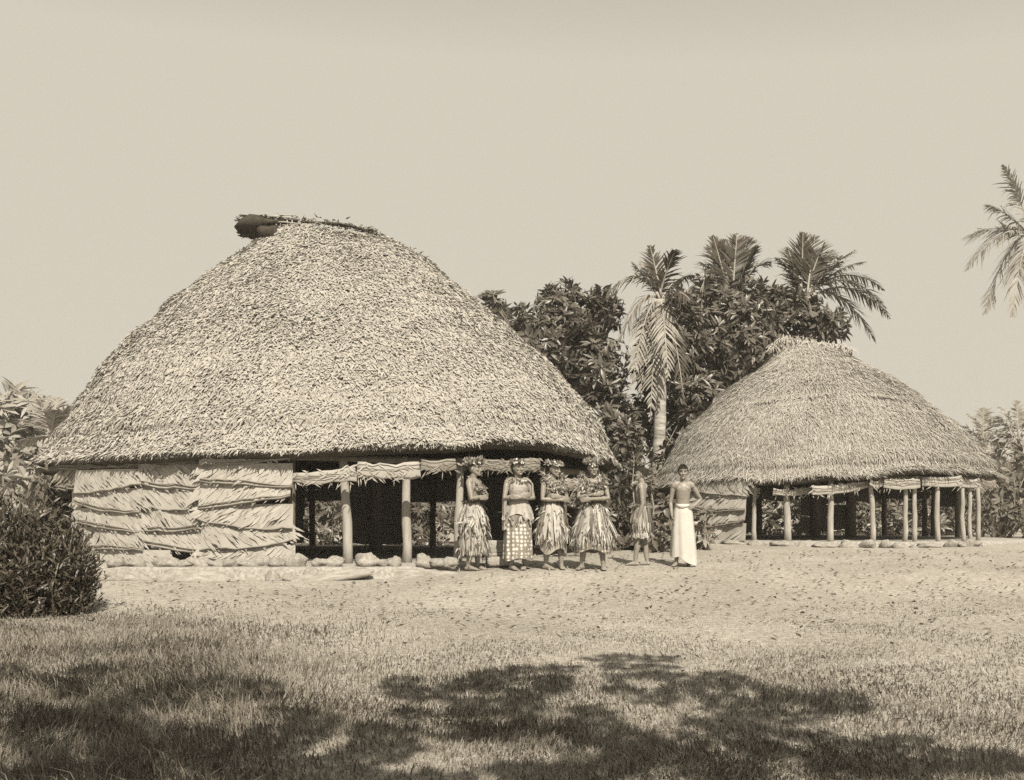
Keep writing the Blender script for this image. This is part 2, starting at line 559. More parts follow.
def roof_mesh(roof, layers, mleaf, thick, fringe_n, fringe_l, rows, flatness, patchy=.0, seams=()):
    b = MB()
    U = np.linspace(0, 2 * math.pi, 120, endpoint=False); Tt = np.linspace(0, 1, 40)
    UU, TT = np.meshgrid(U, Tt, indexing='ij')
    G = roof.S(UU, TT)
    jig = np.array([[mnoise.noise((p[0] * 1.2, p[1] * 1.2, p[2] * 1.2)) for p in row] for row in G])
    du, dn, nn = roof.frame(UU.ravel(), TT.ravel())
    nn = nn.reshape(G.shape)
    G = G + nn * (jig * .07)[..., None]
    b.grid(G, M['thatch_base'], closed_u=True)
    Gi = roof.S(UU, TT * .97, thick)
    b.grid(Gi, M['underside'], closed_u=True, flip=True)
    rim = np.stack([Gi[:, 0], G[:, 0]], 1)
    b.grid(rim, M['underside'], closed_u=True)  # rim coloured dark to deepen the shade below the eave
    # close the top
    c = G[:, -1].mean(0)
    V = np.concatenate([G[:, -1], [c + [0, 0, .05]]]); k = len(U)
    b.add(V, [(i, (i + 1) % k, k) for i in range(k)], m=M['thatch_base'])
    # thatch leaves in courses: long ones lying flat, short curled ends over them
    for n, L, W, lift, spread in layers:
      cand = n * 4
      u = rng.uniform(0, 2 * math.pi, cand); t = rng.uniform(0, 1, cand)
      a = np.interp(t, roof.t, roof.a); bb = np.interp(t, roof.t, roof.b)
      wgt = np.sqrt((a * np.sin(u)) ** 2 + (bb * np.cos(u)) ** 2) / max(roof.a[0], roof.b[0])
      back = np.where(np.sin(u) > .35, .4, 1.0)
      keep = rng.random(cand) < np.minimum(1, wgt * back * 1.2)
      u, t = u[keep][:n], t[keep][:n]; k = len(u)
      t = np.clip((np.floor(t * rows) + rng.uniform(0, .55, k)) / rows, 0, .995)
      S0 = roof.S(u, t); du, dn, nn = roof.frame(u, t)
      pj = np.array([mnoise.noise((p[0] * 1.2, p[1] * 1.2, p[2] * 1.2)) for p in S0])
      rough = np.array([mnoise.noise((p[0] * .8 + 5, p[1] * .8, p[2] * .8)) for p in S0])
      S0 = S0 + nn * (pj * .07)[:, None]
      sp = rng.normal(0, spread, k)
      lf = np.abs(rng.normal(0, lift, k)) * (1 + patchy * rough) + .03
      D = dn * (np.cos(sp) * np.cos(lf))[:, None] + du * (np.sin(sp) * np.cos(lf))[:, None] + nn * np.sin(lf)[:, None]
      N = unit(nn + du * rng.normal(0, flatness, k)[:, None])
      ll = rng.uniform(*L, k); ww = rng.uniform(*W, k)
      S0 = S0 - dn * (ll * .3)[:, None] + nn * rng.uniform(.0, .05, k)[:, None]
      S0[:, 2] += 0
      b.leaves(S0, D, N, ll, ww, mleaf, .12, rng.uniform(-.12, .2, (k, 1)))
    for ts in seams:                                # edges of an older, lifted course
        k = 380
        u = rng.uniform(-2.6, -.5, k); t = ts + .02 * np.sin(u * 3) + rng.normal(0, .006, k)
        S0 = roof.S(u, t); du, dn, nn = roof.frame(u, t)
        D = dn + nn * rng.uniform(.1, .35, k)[:, None] + du * rng.normal(0, .3, k)[:, None]
        b.leaves(S0 + nn * .05, D, nn, rng.uniform(.08, .18, k), rng.uniform(.015, .03, k), mleaf, .1, .1)
    # ragged fringe of the eave
    f = fringe_n
    u = rng.uniform(0, 2 * math.pi, f); t = np.full(f, 0.0)
    S0 = roof.S(u, t, 0); du, dn, nn = roof.frame(u, t + .01)
    jag = np.array([mnoise.noise((x[0] * 1.7, x[1] * 1.7, 3)) for x in S0]) * .5 + 1
    down = np.array([0, 0, -1.0])
    mixv = rng.uniform(0, .7, f)[:, None]
    D = unit(dn * (1 - mixv) + down * mixv + du * rng.normal(0, .28, f)[:, None] + nn * rng.normal(0, .1, f)[:, None])
    S0 = S0 - nn * rng.uniform(-.03, .035, f)[:, None] - dn * .06
    b.leaves(S0, D, nn, rng.uniform(.6, 1.25, f) * fringe_l * jag, rng.uniform(*layers[-1][2], f), mleaf, .1, .05)
    return b


def ellipse_pt(c, a, b, u):
    return np.array([c[0] + a * math.cos(u), c[1] + b * math.sin(u)])


def hit_ellipse(px, c, a, b, back=False):
    """where the sight line of a picture column meets an upright oval: angle u"""
    k = (px - HX) / F
    # x = k*y ; ((k y - cx)/a)^2 + ((y - cy)/b)^2 = 1
    A = k * k / a ** 2 + 1 / b ** 2; B = -2 * (k * c[0] / a ** 2 + c[1] / b ** 2); Cc = c[0] ** 2 / a ** 2 + c[1] ** 2 / b ** 2 - 1
    disc = B * B - 4 * A * Cc
    y = (-B + (1 if back else -1) * math.sqrt(max(disc, 0))) / (2 * A)
    return math.atan2((y - c[1]) / b, (k * y - c[0]) / a)


def post_mesh(h, r, m, bend=.016):
    b = MB()
    pts = [(random.uniform(-bend, bend), random.uniform(-bend, bend), z * h) for z in np.linspace(0, 1, 6)]
    b.tube(pts, [r * (1.06 - .2 * i / 5) * random.uniform(.9, 1.08) for i, _ in enumerate(pts)], m, 10)
    return b


def blind_mesh(curve, u0, u1, zt, zb, rows, mleaf, slant=.25, out=.05, frayed=True, seed=0, ends=(.014, .014)):
    """a hanging blind of overlapping plaited palm-leaf mats; curve(u) -> xy, outward normal"""
    rs = np.random.default_rng(seed)
    b = MB()
    L = np.linalg.norm(curve(u1)[0] - curve(u0)[0])
    nu = max(4, int(L / .12))
    edges = np.linspace(zt, zb, rows + 1)
    for k in range(rows):
        s0 = rs.normal(0, slant * .05); s1 = rs.normal(0, slant * .05)
        if rs.random() < slant:
            s0, s1 = (rs.uniform(.05, .14), -rs.uniform(0, .05)) if rs.random() < .5 else (-rs.uniform(0, .06), rs.uniform(.06, .17))
        top = edges[k] + .05; bot = edges[k + 1]
        us = np.linspace(u0 - ends[0] * rs.random(), u1 + ends[1] * rs.random(), nu)
        ff = np.linspace(0, 1, nu)
        nv = 4
        G = np.zeros((nu, nv, 3)); Bk = np.zeros((nu, nv, 3))
        wav = rs.normal(0, .012, nu); sag = rs.uniform(-.02, .06)
        for i, u in enumerate(us):
            xy, n = curve(u)
            for j, v in enumerate(np.linspace(0, 1, nv)):
                z = top * (1 - v) + (bot + s0 * (1 - ff[i]) + s1 * ff[i] - sag * math.sin(math.pi * ff[i]) + wav[i] * .8) * v
                o = .012 + out * v ** 1.4 + wav[i]
                G[i, j] = (xy[0] + n[0] * o, xy[1] + n[1] * o, z)
                Bk[i, j] = (xy[0] + n[0] * (o - .012), xy[1] + n[1] * (o - .012), z)
        b.grid(G, mleaf); b.grid(Bk, mleaf, flip=True)
        b.grid(np.stack([Bk[:, -1], G[:, -1]], 1), mleaf)
        # plaited leaflets lying on the mat, slanting from the midrib
        m = int(L * 64)
        fi = rs.uniform(0, 1, m); x = fi * (nu - 1); i0 = np.minimum(x.astype(int), nu - 2); w = (x - i0)[:, None]
        topv = G[i0, 0] * (1 - w) + G[i0 + 1, 0] * w; botv = G[i0, -1] * (1 - w) + G[i0 + 1, -1] * w
        along = unit(G[i0 + 1, -1] - G[i0, -1]); dwn = unit(botv - topv)
        nrm = unit(np.cross(along, dwn))
        nrm = np.where((nrm * np.array([[curve(us[0])[1][0], curve(us[0])[1][1], 0]])).sum(1, keepdims=True) < 0, -nrm, nrm)
        sg = 1 if rs.random() < .5 else -1
        D = dwn * .62 + along * sg * rs.uniform(.55, 1.0, m)[:, None] + nrm * rs.uniform(.0, .012, m)[:, None]
        hh = np.linalg.norm(botv - topv, axis=1)
        st = topv + dwn * (hh * rs.uniform(.0, .55, m))[:, None] + nrm * .005
        b.leaves(st, D, nrm, hh * rs.uniform(.5, .95, m), rs.uniform(.035, .065, m), mleaf, .015, .0)
        # midribs along the lower edge
        for q in range(2 if rs.random() < .7 else 1):
            pts = [G[i, -1] + np.array([0, 0, .02 + q * .035 * (1 + .6 * math.sin(i * .4))]) + .014 * np.array([*curve(us[i])[1], 0]) for i in range(0, nu, 1)]
            b.tube(pts, .011, M['rib'], 5)
        if frayed:
            m2 = int(L * 8)
            fi = rs.uniform(0, 1, m2); x = fi * (nu - 1); i0 = np.minimum(x.astype(int), nu - 2); w = (x - i0)[:, None]
            bp = G[i0, -1] * (1 - w) + G[i0 + 1, -1] * w
            al = unit(G[i0 + 1, -1] - G[i0, -1])
            D = al * (sg * rs.uniform(.2, 1.2, m2))[:, None] + np.array([0, 0, -1]) * rs.uniform(.2, .8, m2)[:, None]
            nr = np.array([[*curve(us[0])[1], .2]] * m2)
            b.leaves(bp, D, nr, rs.uniform(.03, .10, m2), rs.uniform(.012, .03, m2), mleaf, .1, .1)
    return b


def rolled_blind(p0, p1, r0, r1, m, seed, leafy=44):
    """blind rolled or folded up beneath the eave: a sagging flat roll with loose leaf ends"""
    rs = np.random.default_rng(seed)
    p0, p1 = np.array(p0), np.array(p1)
    b = MB()
    L = np.linalg.norm(p1 - p0); k = max(4, int(L / .12))
    pts, rad = [], []
    for i in range(k + 1):
        f = i / k
        p = p0 * (1 - f) + p1 * f; p[2] -= .04 * math.sin(math.pi * f)
        pts.append(p); r = (r0 * (1 - f) + r1 * f) * .80
        p[2] += .006 * math.sin(i * .9 + seed) + rs.normal(0, .004)
        rad.append((r * .13 * rs.uniform(.7, 1.4), r * rs.uniform(.8, 1.12)))
    b.tube(pts, rad, m, 12, up=(0, 0, 1))
    n = int(L * leafy)
    f = rs.uniform(0, 1, n)[:, None]
    base = p0 * (1 - f) + p1 * f
    al = unit(p1 - p0)
    nr = unit(np.cross(al, [0, 0, 1.0])); nr = nr if nr[1] < 0 else -nr
    th = rs.uniform(-1.3, 1.3, n)
    rr = (r0 * (1 - f) + r1 * f)
    st = base + nr * np.cos(th)[:, None] * (rr * .13 + .010) + np.array([0, 0, 1]) * np.sin(th)[:, None] * rr * .92
    D = np.array([0, 0, -1.0]) * .5 + al * (rs.choice([-1, 1], n) * rs.uniform(.5, 1.2, n))[:, None] + nr * .05
    b.leaves(st, D, np.broadcast_to(nr, (n, 3)) + np.array([0, 0, .3]) * np.sin(th)[:, None], rs.uniform(.08, .18, n), rs.uniform(.02, .035, n), m, .03, .02)
    for hgt in rs.uniform(-.75, .8, 4):
        b.tube([p + nr * (q[0] + .004) + np.array([0, 0, hgt * q[1] + rs.normal(0, .008)]) for p, q in zip(pts, rad)], .006, M['rib'], 5)
    n = int(L * 9)
    f = rs.uniform(0, 1, n)[:, None]
    st = p0 * (1 - f) + p1 * f - np.array([0, 0, 1]) * (r0 * (1 - f) + r1 * f) * .9
    D = np.array([0, 0, -1.0]) + al * rs.normal(0, .5, n)[:, None] + nr * rs.normal(0, .15, n)[:, None]
    b.leaves(st, D, np.broadcast_to(nr, (n, 3)), rs.uniform(.05, .16, n), rs.uniform(.01, .022, n), m, .1, .1)
    return b


def stone_mesh(seed, r):
    b = MB()
    b.ellipsoid((0, 0, 0), (1, 1, 1), M['stone'], nu=18, nv=12)
    V = b.V[0]
    out = []
    for v in V:
        n = mnoise.noise(Vector(v) * 1.1 + Vector((seed * 3.1, 0, 0))) * .55 + mnoise.noise(Vector(v) * 2.5 + Vector((0, seed * 2.7, 0))) * .22
        out.append(np.array(v) * (1 + n))
    b.V[0] = np.array(out) * np.array(r)
    return b


STONES = []
for s in range(7):
    me = stone_mesh(s + 1, (1, 1, 1)).data('stone')
    me.polygons.foreach_set('use_smooth', np.ones(len(me.polygons), bool))
    STONES.append(me)


def stone(x, y, z, sx, sy, sz, label, group, cat='stone', name='stone'):
    o = bpy.data.objects.new(name, random.choice(STONES)); COL.objects.link(o)
    o.location = (x, y, z); o.scale = (sx, sy, sz); o.rotation_euler = (random.uniform(-.15, .15), random.uniform(-.15, .15), random.uniform(0, 6.28) if sx / sy < 1.4 else random.uniform(-.12, .12))
    tag(o, label, cat, group)
    return o


def platform_mesh(c, a, b_, z, zb=-.1, power=1.0):
    b = MB()
    U = np.linspace(0, 2 * math.pi, 96, endpoint=False)
    sup = lambda v, p: np.sign(v) * np.abs(v) ** p
    rings = []
    for f, zz in ((1.0, zb), (1.0, z - .03), (.99, z), (.6, z + .01), (.02, z + .01)):
        jit = np.array([1 + .006 * math.sin(9 * u) + .004 * math.sin(23 * u + 1) for u in U])
        rings.append(np.stack([c[0] + a * f * sup(np.cos(U), power) * jit, c[1] + b_ * f * sup(np.sin(U), power) * jit, np.full(len(U), zz)], -1))
    b.grid(np.stack(rings, 1), M['pebble'], closed_u=True)
    return b


# ---- the large house
HC = np.array([(324 - HX) / F * 20.25, 20.25])
bigroof = Roof(20.25, 4.95,
               [(33, 467), (44, 450), (56, 430), (77, 401), (97, 372), (117, 347), (138, 329), (156, 315), (174, 296), (192, 283), (210, 271), (232, 256), (252, 243), (264, 233), (275, 224)],
               [(618, 467), (609, 438), (591, 408), (566, 376), (533, 350), (512, 327), (480, 301), (454, 281), (430, 261), (411, 248), (392, 238)],
               [(0, 463), (60, 462), (100, 459), (200, 453), (300, 451), (370, 447), (450, 445), (490, 440), (540, 440), (560, 444), (590, 449), (605, 457), (625, 464)])
bh = thing('thatched_house', (HC[0], HC[1], 0), 'large oval thatched house with woven blinds down at its left end', 'house')
rb = roof_mesh(bigroof, [(40000, (.12, .24), (.02, .04), .05, .4), (160000, (.055, .12), (.02, .048), .15, .8)], M['thatch'], .2, 11000, .075, 110, .4, 1.2)
roof_o = local(rb, bh).build('thatched_roof', bh)

# ridge covering: matting toned dark for its shaded end, jutting out at the left gable, sticks and cord along the ridge
Dk = 20.25
b = MB()
prof = []
for px, py, ht, wd in ((239, 232, .05, .36), (246, 228.5, .16, .42), (254, 226.5, .22, .45), (261, 227, .21, .45), (269, 226.5, .13, .4), (278, 226, .09, .34), (290, 224, .05, .26), (300, 223, .03, .2)):
    prof.append((P(px, py, Dk), (wd, ht)))
b.tube([p for p, r in prof], [r for p, r in prof], M['ridge'], 14, up=(0, 0, 1))
b.tube([P(282, 236, Dk - .15), P(272, 237, Dk - .1), P(263, 228, Dk)], [(.42, .2), (.4, .2), (.3, .12)], M['ridge'], 12, up=(0, 0, 1))
n = 1500
f = rng.uniform(0, 1, n)
st = np.array([P(243 + 44 * q, 226 + 2 * q, Dk) for q in f]) + np.stack([rng.normal(0, .03, n), rng.uniform(-.3, .3, n), rng.uniform(-.18, .16, n)], 1)
b.leaves(st, np.stack([-np.ones(n), rng.normal(0, .5, n), rng.normal(-.15, .25, n)], 1), rand_dirs(n), rng.uniform(.06, .15, n), .04, M['ridge'])
local(b, bh).build('ridge_matting', roof_o)
b = MB()
path = [P(x, y, Dk) for x, y in ((282, 219), (300, 221), (320, 222.5), (340, 225), (352, 227), (365, 230), (372, 231), (380, 237), (388, 243), (400, 248), (415, 255), (428, 262))]
b.tube([p + np.array([0, random.uniform(-.05, .05), random.uniform(-.02, .03)]) for p in path], [random.uniform(.018, .04) for _ in path], M['ridge'], 7)
n = 500
f = rng.uniform(0, len(path) - 1.01, n); i0 = f.astype(int); w = (f - i0)[:, None]
pa = np.array(path); st = pa[i0] * (1 - w) + pa[i0 + 1] * w + rng.normal(0, .04, (n, 3))
b.leaves(st, np.stack([rng.normal(0, 1, n), rng.normal(0, .6, n), rng.normal(-.1, .3, n)], 1), rand_dirs(n), rng.uniform(.06, .16, n), .035, M['thatch_base'])
for x in (271, 276, 281, 287, 292):
    b.tube([P(x, 216 + random.uniform(-1, 2), Dk - .25), P(x + random.uniform(-3, 3), 236, Dk - .32)], .014, M['stick'], 5)
for x0, y0, x1, y1 in ((262, 216, 300, 219), (266, 222, 301, 224), (263, 229, 282, 228), (270, 217, 296, 215)):
    b.tube([P(x0, y0, Dk - .28), P((x0 + x1) / 2, (y0 + y1) / 2 - 1, Dk - .3), P(x1, y1, Dk - .28)], .014, M['stick'], 5)
local(b, bh).build('ridge_lashing', roof_o)

PA, PB = 5.35, 4.55
PZ = .12


def big_curve(u, off=0.06):
    xy = ellipse_pt(HC, PA + off, PB + off, u)
    n = unit(np.array([math.cos(u) / PA, math.sin(u) / PB]))
    return xy, n


pl = platform_mesh(HC, 6.15, 5.62, PZ, -.35, .92)
local(pl, bh).build('stone_platform', bh)


def add_post(root, xy, z0, h, r, m, lean=0):
    b = post_mesh(h, r, m)
    o = b.build('post', root, smooth=True)
    o.location = Vector((xy[0], xy[1], z0)) - root.location
    o.rotation_euler = (random.uniform(-.012, .012), lean, 0)
    return o


for px, r in ((348, .075), (407, .078), (458.5, .07)):
    u = hit_ellipse(px, HC, PA, PB); xy, _ = big_curve(u, 0)
    add_post(bh, xy, PZ - .05, 1.75, r, M['post'], lean=-.035 if px < 400 else (-.02 if px < 450 else .012))
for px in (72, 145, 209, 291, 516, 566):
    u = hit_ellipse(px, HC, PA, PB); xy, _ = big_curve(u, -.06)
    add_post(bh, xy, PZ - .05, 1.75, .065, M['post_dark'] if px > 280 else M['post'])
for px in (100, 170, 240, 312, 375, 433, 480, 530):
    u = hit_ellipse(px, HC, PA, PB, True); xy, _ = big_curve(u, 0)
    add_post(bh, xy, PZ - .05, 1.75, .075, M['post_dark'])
# two tall king posts in the middle
for px, dy in ((376, 0), (250, .2)):
    xy = ((px - HX) / F * (HC[1] + dy), HC[1] + dy)
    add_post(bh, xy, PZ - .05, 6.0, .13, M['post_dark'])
# wall plate the roof rests on
b = MB()
ring = []
for u in np.linspace(0, 2 * math.pi, 61):
    xy, _ = big_curve(u, .0); ring.append((xy[0], xy[1], 1.74 + .06 * math.sin(u * 3)))
b.tube(ring, .06, M['post_dark'], 8, cap=False)
local(b, bh).build('wall_plate', bh)


def big_blind(px0, px1, zt, zb, rows, m, slant, seed, back=False, frayed=True, out=.05, off=.07):
    u0 = hit_ellipse(px0, HC, PA, PB, back); u1 = hit_ellipse(px1, HC, PA, PB, back)
    mb = blind_mesh(lambda u: big_curve(u, off), u0, u1, zt, zb, rows, m, slant, out, frayed, seed)
    return local(mb, bh).build('woven_blind', bh)


zz = lambda py, d: CAMZ - (py - HY) / F * d
tag(big_blind(207, 292, 1.95, zz(568, 15.6), 6, M['mat'], .9, 3, off=.15))
tag(big_blind(143, 212, zz(467, 15.9), zz(552, 15.9), 4, M['mat'], .9, 5, off=.05))
big_blind(139, 171, zz(553, 15.9), zz(569, 15.9), 1, M['mat'], .3, 6, off=.10)
tag(big_blind(84, 146, zz(473, 16.4), zz(568, 16.4), 5, M['mat'], .9, 8, off=.10))
tag(big_blind(62, 208, 1.98, zz(486, 16.2), 2, M['mat_shaded'], .3, 9, off=.0), 'woven blind coloured grey for shade, tucked up under the eave')
# left end: blind hanging askew round the corner
u0 = hit_ellipse(66, HC, PA, PB); 
mb = blind_mesh(lambda u: big_curve(u, .08), u0 - .62, u0 - .12, 1.45, .35, 4, M['mat_shaded'], .8, .06, True, 12)
local(mb, bh).build('woven_blind', bh)
# down at the back
for i, (p0, p1, top, bot) in enumerate(((60, 150, 1.95, .2), (150, 235, 1.95, .2), (235, 306, 1.95, .2), (347, 408, 1.95, .2), (460, 515, 1.95, .2), (515, 570, 1.95, .2))):
    big_blind(p0, p1, top, bot, 5, M['mat_shaded'], .3, 20 + i, back=True, out=-.05)
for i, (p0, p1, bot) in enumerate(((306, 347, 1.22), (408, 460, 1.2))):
    big_blind(p0, p1, 1.95, bot, 3, M['mat_shaded'], .3, 30 + i, back=True, out=-.05)


def up_blind(root, x0, y0, x1, y1, d0, d1, r0, r1, m, seed, label=None):
    mb = rolled_blind(P(x0, y0, d0), P(x1, y1, d1), r0, r1, m, seed, 14 if root is not bh else 38)
    o = local(mb, root).build('rolled_blind', root)
    if label: o['label'] = label
    return o


up_blind(bh, 293, 477, 356, 473, 15.45, 15.42, .10, .16, M['mat'], 41, 'pale rolled blind slanting down to the left')
up_blind(bh, 357, 469, 420, 469, 15.42, 15.45, .14, .16, M['mat'], 42)
up_blind(bh, 421, 464, 456, 464, 15.5, 15.6, .12, .11, M['mat_shaded'], 43)
up_blind(bh, 464, 462, 540, 464, 16.1, 16.6, .10, .13, M['mat_shaded'], 44)
up_blind(bh, 560, 483, 598, 483, 16.9, 17.4, .12, .14, M['mat_shaded'], 45)
# ---- the small house
SC = np.array([(829 - HX) / F * 23.0, 23.0])
smallroof = Roof(23.0, 3.45,
                 [(652, 488), (662, 466), (677, 437), (687, 426), (699, 414), (720, 395), (740, 381), (759, 367), (768, 355), (776, 346)],
                 [(1005, 482), (996, 462), (983, 447), (969, 433), (955, 421), (929, 401), (908, 387), (886, 373), (865, 362), (852, 354), (842, 349)],
                 [(640, 485), (700, 481), (735, 476), (760, 481), (800, 480), (828, 476), (860, 476), (881, 475), (895, 471), (914, 470), (940, 470), (960, 472), (985, 474), (1010, 478)], ridge_b=.15)
sh = thing('thatched_house', (SC[0], SC[1], 0), 'smaller oval thatched house on slim pale posts at the right', 'house')
rb = roof_mesh(smallroof, [(40000, (.16, .36), (.010, .022), .04, .3), (90000, (.08, .17), (.010, .024), .09, .45)], M['thatch_fine'], .15, 7000, .06, 90, .3, .5, (.56,))
sroof_o = local(rb, sh).build('thatched_roof', sh)
# ridge: combed bundle at the left, low roll
b = MB()
path = [P(x, y, 23) for x, y in ((773, 350), (785, 342), (800, 344), (820, 346), (838, 348), (852, 353))]
b.tube(path, [.10, .13, .09, .08, .09, .07], M['thatch_fine'], 8)
n = 520
f = rng.uniform(0, 1, n) ** 1.5 * (len(path) - 1.01); i0 = f.astype(int); w = (f - i0)[:, None]
pa = np.array(path); st = pa[i0] * (1 - w) + pa[i0 + 1] * w + rng.normal(0, .05, (n, 3)) + [0, 0, .08]
b.leaves(st, np.stack([rng.normal(-.1, .6, n), rng.normal(-.9, .5, n), rng.normal(-.9, .3, n)], 1), rand_dirs(n) * .4 + [0, -.5, .7], rng.uniform(.12, .38, n), .025, M['thatch_fine'])
local(b, sh).build('ridge_bundle', sroof_o)

SA, SB, SZ = 3.68, 3.2, .36


def small_curve(u, off=.05):
    xy = ellipse_pt(SC, SA + off, SB + off, u)
    return xy, unit(np.array([math.cos(u) / SA, math.sin(u) / SB]))


pl = platform_mesh(SC, 4.1, 3.55, SZ, -.1)
local(pl, sh).build('stone_platform', sh)
for px, r in ((754, .05), (788, .068), (830, .060), (873, .053), (905, .048), (914.5, .047), (938, .054), (963, .046), (970, .042), (979, .047)):
    u = hit_ellipse(px, SC, SA, SB); xy, _ = small_curve(u, 0)
    add_post(sh, xy, SZ - .05, 1.35, r, M['post'], lean=random.uniform(-.03, .03) if px > 780 else 0)
for px in (700, 760, 815, 850, 884, 925, 934, 958):
    u = hit_ellipse(px, SC, SA, SB, True); xy, _ = small_curve(u, 0)
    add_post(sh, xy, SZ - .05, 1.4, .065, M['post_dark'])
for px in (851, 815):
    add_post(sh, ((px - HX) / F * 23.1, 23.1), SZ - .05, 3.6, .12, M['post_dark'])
b = MB()
ring = []
for u in np.linspace(0, 2 * math.pi, 61):
    xy, _ = small_curve(u, 0); ring.append((xy[0], xy[1], 1.62))
b.tube(ring, .05, M['post_dark'], 8, cap=False)
local(b, sh).build('wall_plate', sh)


def small_blind(px0, px1, zt, zb, rows, m, slant, seed, back=False, out=.06, off=.06):
    u0 = hit_ellipse(px0, SC, SA, SB, back); u1 = hit_ellipse(px1, SC, SA, SB, back)
    mb = blind_mesh(lambda u: small_curve(u, off), u0, u1, zt, zb, rows, m, slant, out, not back, seed)
    return local(mb, sh).build('woven_blind', sh)


small_blind(699, 752, 1.60, .36, 4, M['mat'], .35, 55, off=.28)
small_blind(672, 699, 1.55, .46, 4, M['mat_shaded'], .6, 52)
for i, (p0, p1, bot) in enumerate(((690, 760, .45), (800, 850, .45), (760, 800, 1.28), (850, 880, 1.28), (880, 930, 1.3), (930, 960, 1.1))):
    small_blind(p0, p1, 1.75, bot, 4, M['mat_shaded'], .3, 60 + i, back=True, out=-.05)
for i, (x0, y0, x1, y1, r0, r1, mm) in enumerate(((735, 487, 760, 490, .08, .09, 'mat'), (773, 492, 811, 489, .09, .07, 'mat'), (812, 490, 868, 484, .13, .09, 'mat'), (870, 482, 884, 483, .06, .09, 'mat'), (884, 483, 920, 483, .11, .12, 'mat'), (922, 481, 962, 480, .11, .12, 'mat'), (958, 482, 980, 482, .12, .13, 'mat'), (980, 482, 996, 483, .12, .09, 'mat_shaded'))):
    u = hit_ellipse(min((x0 + x1) / 2, 985), SC, SA, SB); xy, n = small_curve(u, .2)
    up_blind(sh, x0, y0, x1, y1, xy[1], xy[1] + .1, r0, r1, M[mm], 70 + i)

# ---- stones along the platforms
G1 = 'stones edging the terrace of the large house'
L1 = 'low pale stone edging the terrace of the large thatched house'
px = 92.0
while px < 470:
    u = hit_ellipse(px, HC, 6.2, 5.67); xy = ellipse_pt(HC, 6.24, 5.70, u)
    w = random.choice((.08, .12, .2, .3, .45, .6)) * random.uniform(.8, 1.2)
    d = xy[1] - (0.2 if px < 200 else 0) + random.uniform(-.06, .06)
    stone((px - HX) / F * d, d, float(gz((px - HX) / F * d, d)) + random.uniform(-.01, .04), w, random.uniform(.1, .16), random.uniform(.09, .15), L1, G1)
    px += w * F / d * random.uniform(1.7, 2.3)
G2 = 'rounded boulders at the foot of the woven blinds'
L2 = 'rounded pale boulder at the foot of the large house\'s woven blinds'
for px, py, s in ((120, 571, .12), (140, 570, .10), (163, 573, .12), (172, 568, .17), (186, 571, .13), (197, 566, .15), (214, 569, .12), (231, 571, .10), (246, 571, .12), (262, 571, .14), (276, 569, .11), (288, 568, .12), (302, 567, .16), (318, 570, .10), (330, 570, .12), (370, 566, .15), (384, 566, .12), (396, 567, .13), (424, 567, .13), (440, 567, .12), (452, 570, .09)):
    d = 15.12 if px > 340 else 15.05
    s *= random.uniform(.7, 1.15); stone((px - HX) / F * d + random.uniform(-.06, .06), d - .08 + random.uniform(-.06, .05), PZ + s * .42, s * random.uniform(.9, 1.6), s, s * random.uniform(.6, .95), L2, G2)
G3 = 'stones edging the platform of the small house'
L3 = 'small pale stone edging the platform of the smaller thatched house'
px = 706.0
while px < 988:
    u = hit_ellipse(px, SC, 4.14, 3.59); xy = ellipse_pt(SC, 4.16, 3.61, u)
    w = random.uniform(.06, .26)
    stone(xy[0], xy[1] + random.uniform(-.08, .05), float(gz(xy[0], xy[1])) + random.uniform(-.01, .05), w, .12, random.uniform(.05, .11), L3, G3)
    px += w * F / xy[1] * random.uniform(1.7, 2.2)

# step by the entrance: a worn plank laid on a squared block
b = MB()
b.box((-.2, -.16, 0), (.2, .16, .15), M['stone'])
o = b.build('stone_block'); o.location = (-.20, 15.5, .1); o.rotation_euler = (0, 0, .1)
mod = o.modifiers.new('Bevel', 'BEVEL'); mod.width = .04; mod.segments = 3
tag(o, 'squared pale stone block beneath the plank in the doorway', 'stone block')
b = MB()
b.box((-.36, -.15, 0), (.36, .15, .05), M['plank'])
b.box((-.34, -.13, .05), (.34, .13, .24), M['plank'])
o = b.build('wooden_step'); o.location = (-.22, 15.58, .253); o.rotation_euler = (0, 0, .1)
mod = o.modifiers.new('Bevel', 'BEVEL'); mod.width = .012; mod.segments = 2
tag(o, 'grey wooden step in the doorway between the two leftmost women', 'step')
# ------------------------------------------------------------------ vegetation
def rosettes(b, centers, outd, nleaf, L, W, m, spread=.9, droop=.15, up=.3):
    """whorls of big leaves at the twig ends"""
    n = len(centers)
    C = np.repeat(centers, nleaf, 0); O = np.repeat(unit(outd + np.array([0, 0, up])), nleaf, 0)
    k = len(C)
    rd = rand_dirs(k)
    side = unit(rd - O * (rd * O).sum(1, keepdims=True))
    D = unit(O * rng.uniform(.1, .8, k)[:, None] + side * spread + np.array([0, 0, -droop]))
    N = unit(O + rng.normal(0, .25, (k, 3)))
    b.big_leaves(C + side * .03, D, N, rng.uniform(*L, k), rng.uniform(*W, k), m, .16, rng.uniform(-.05, .4, k))


def blob_points(blobs, dens):
    """twig ends spread through lumps of a crown, most of them towards the outside"""
    C, O = [], []
    for c, r in blobs:
        c = np.array(c); r = np.array(r)
        n = int(dens * (r[0] * r[1] + r[1] * r[2] + r[0] * r[2]))
        d = rand_dirs(n); rad = rng.uniform(.25, 1.0, n) ** .55
        lump = np.array([1 + .5 * mnoise.noise(Vector(q * 2.2 + c)) + (.3 * rng.random() if rng.random() < .12 else 0) for q in d])
        C.append(c + d * r * (rad * lump)[:, None]); O.append(d)
    return np.concatenate(C), np.concatenate(O)


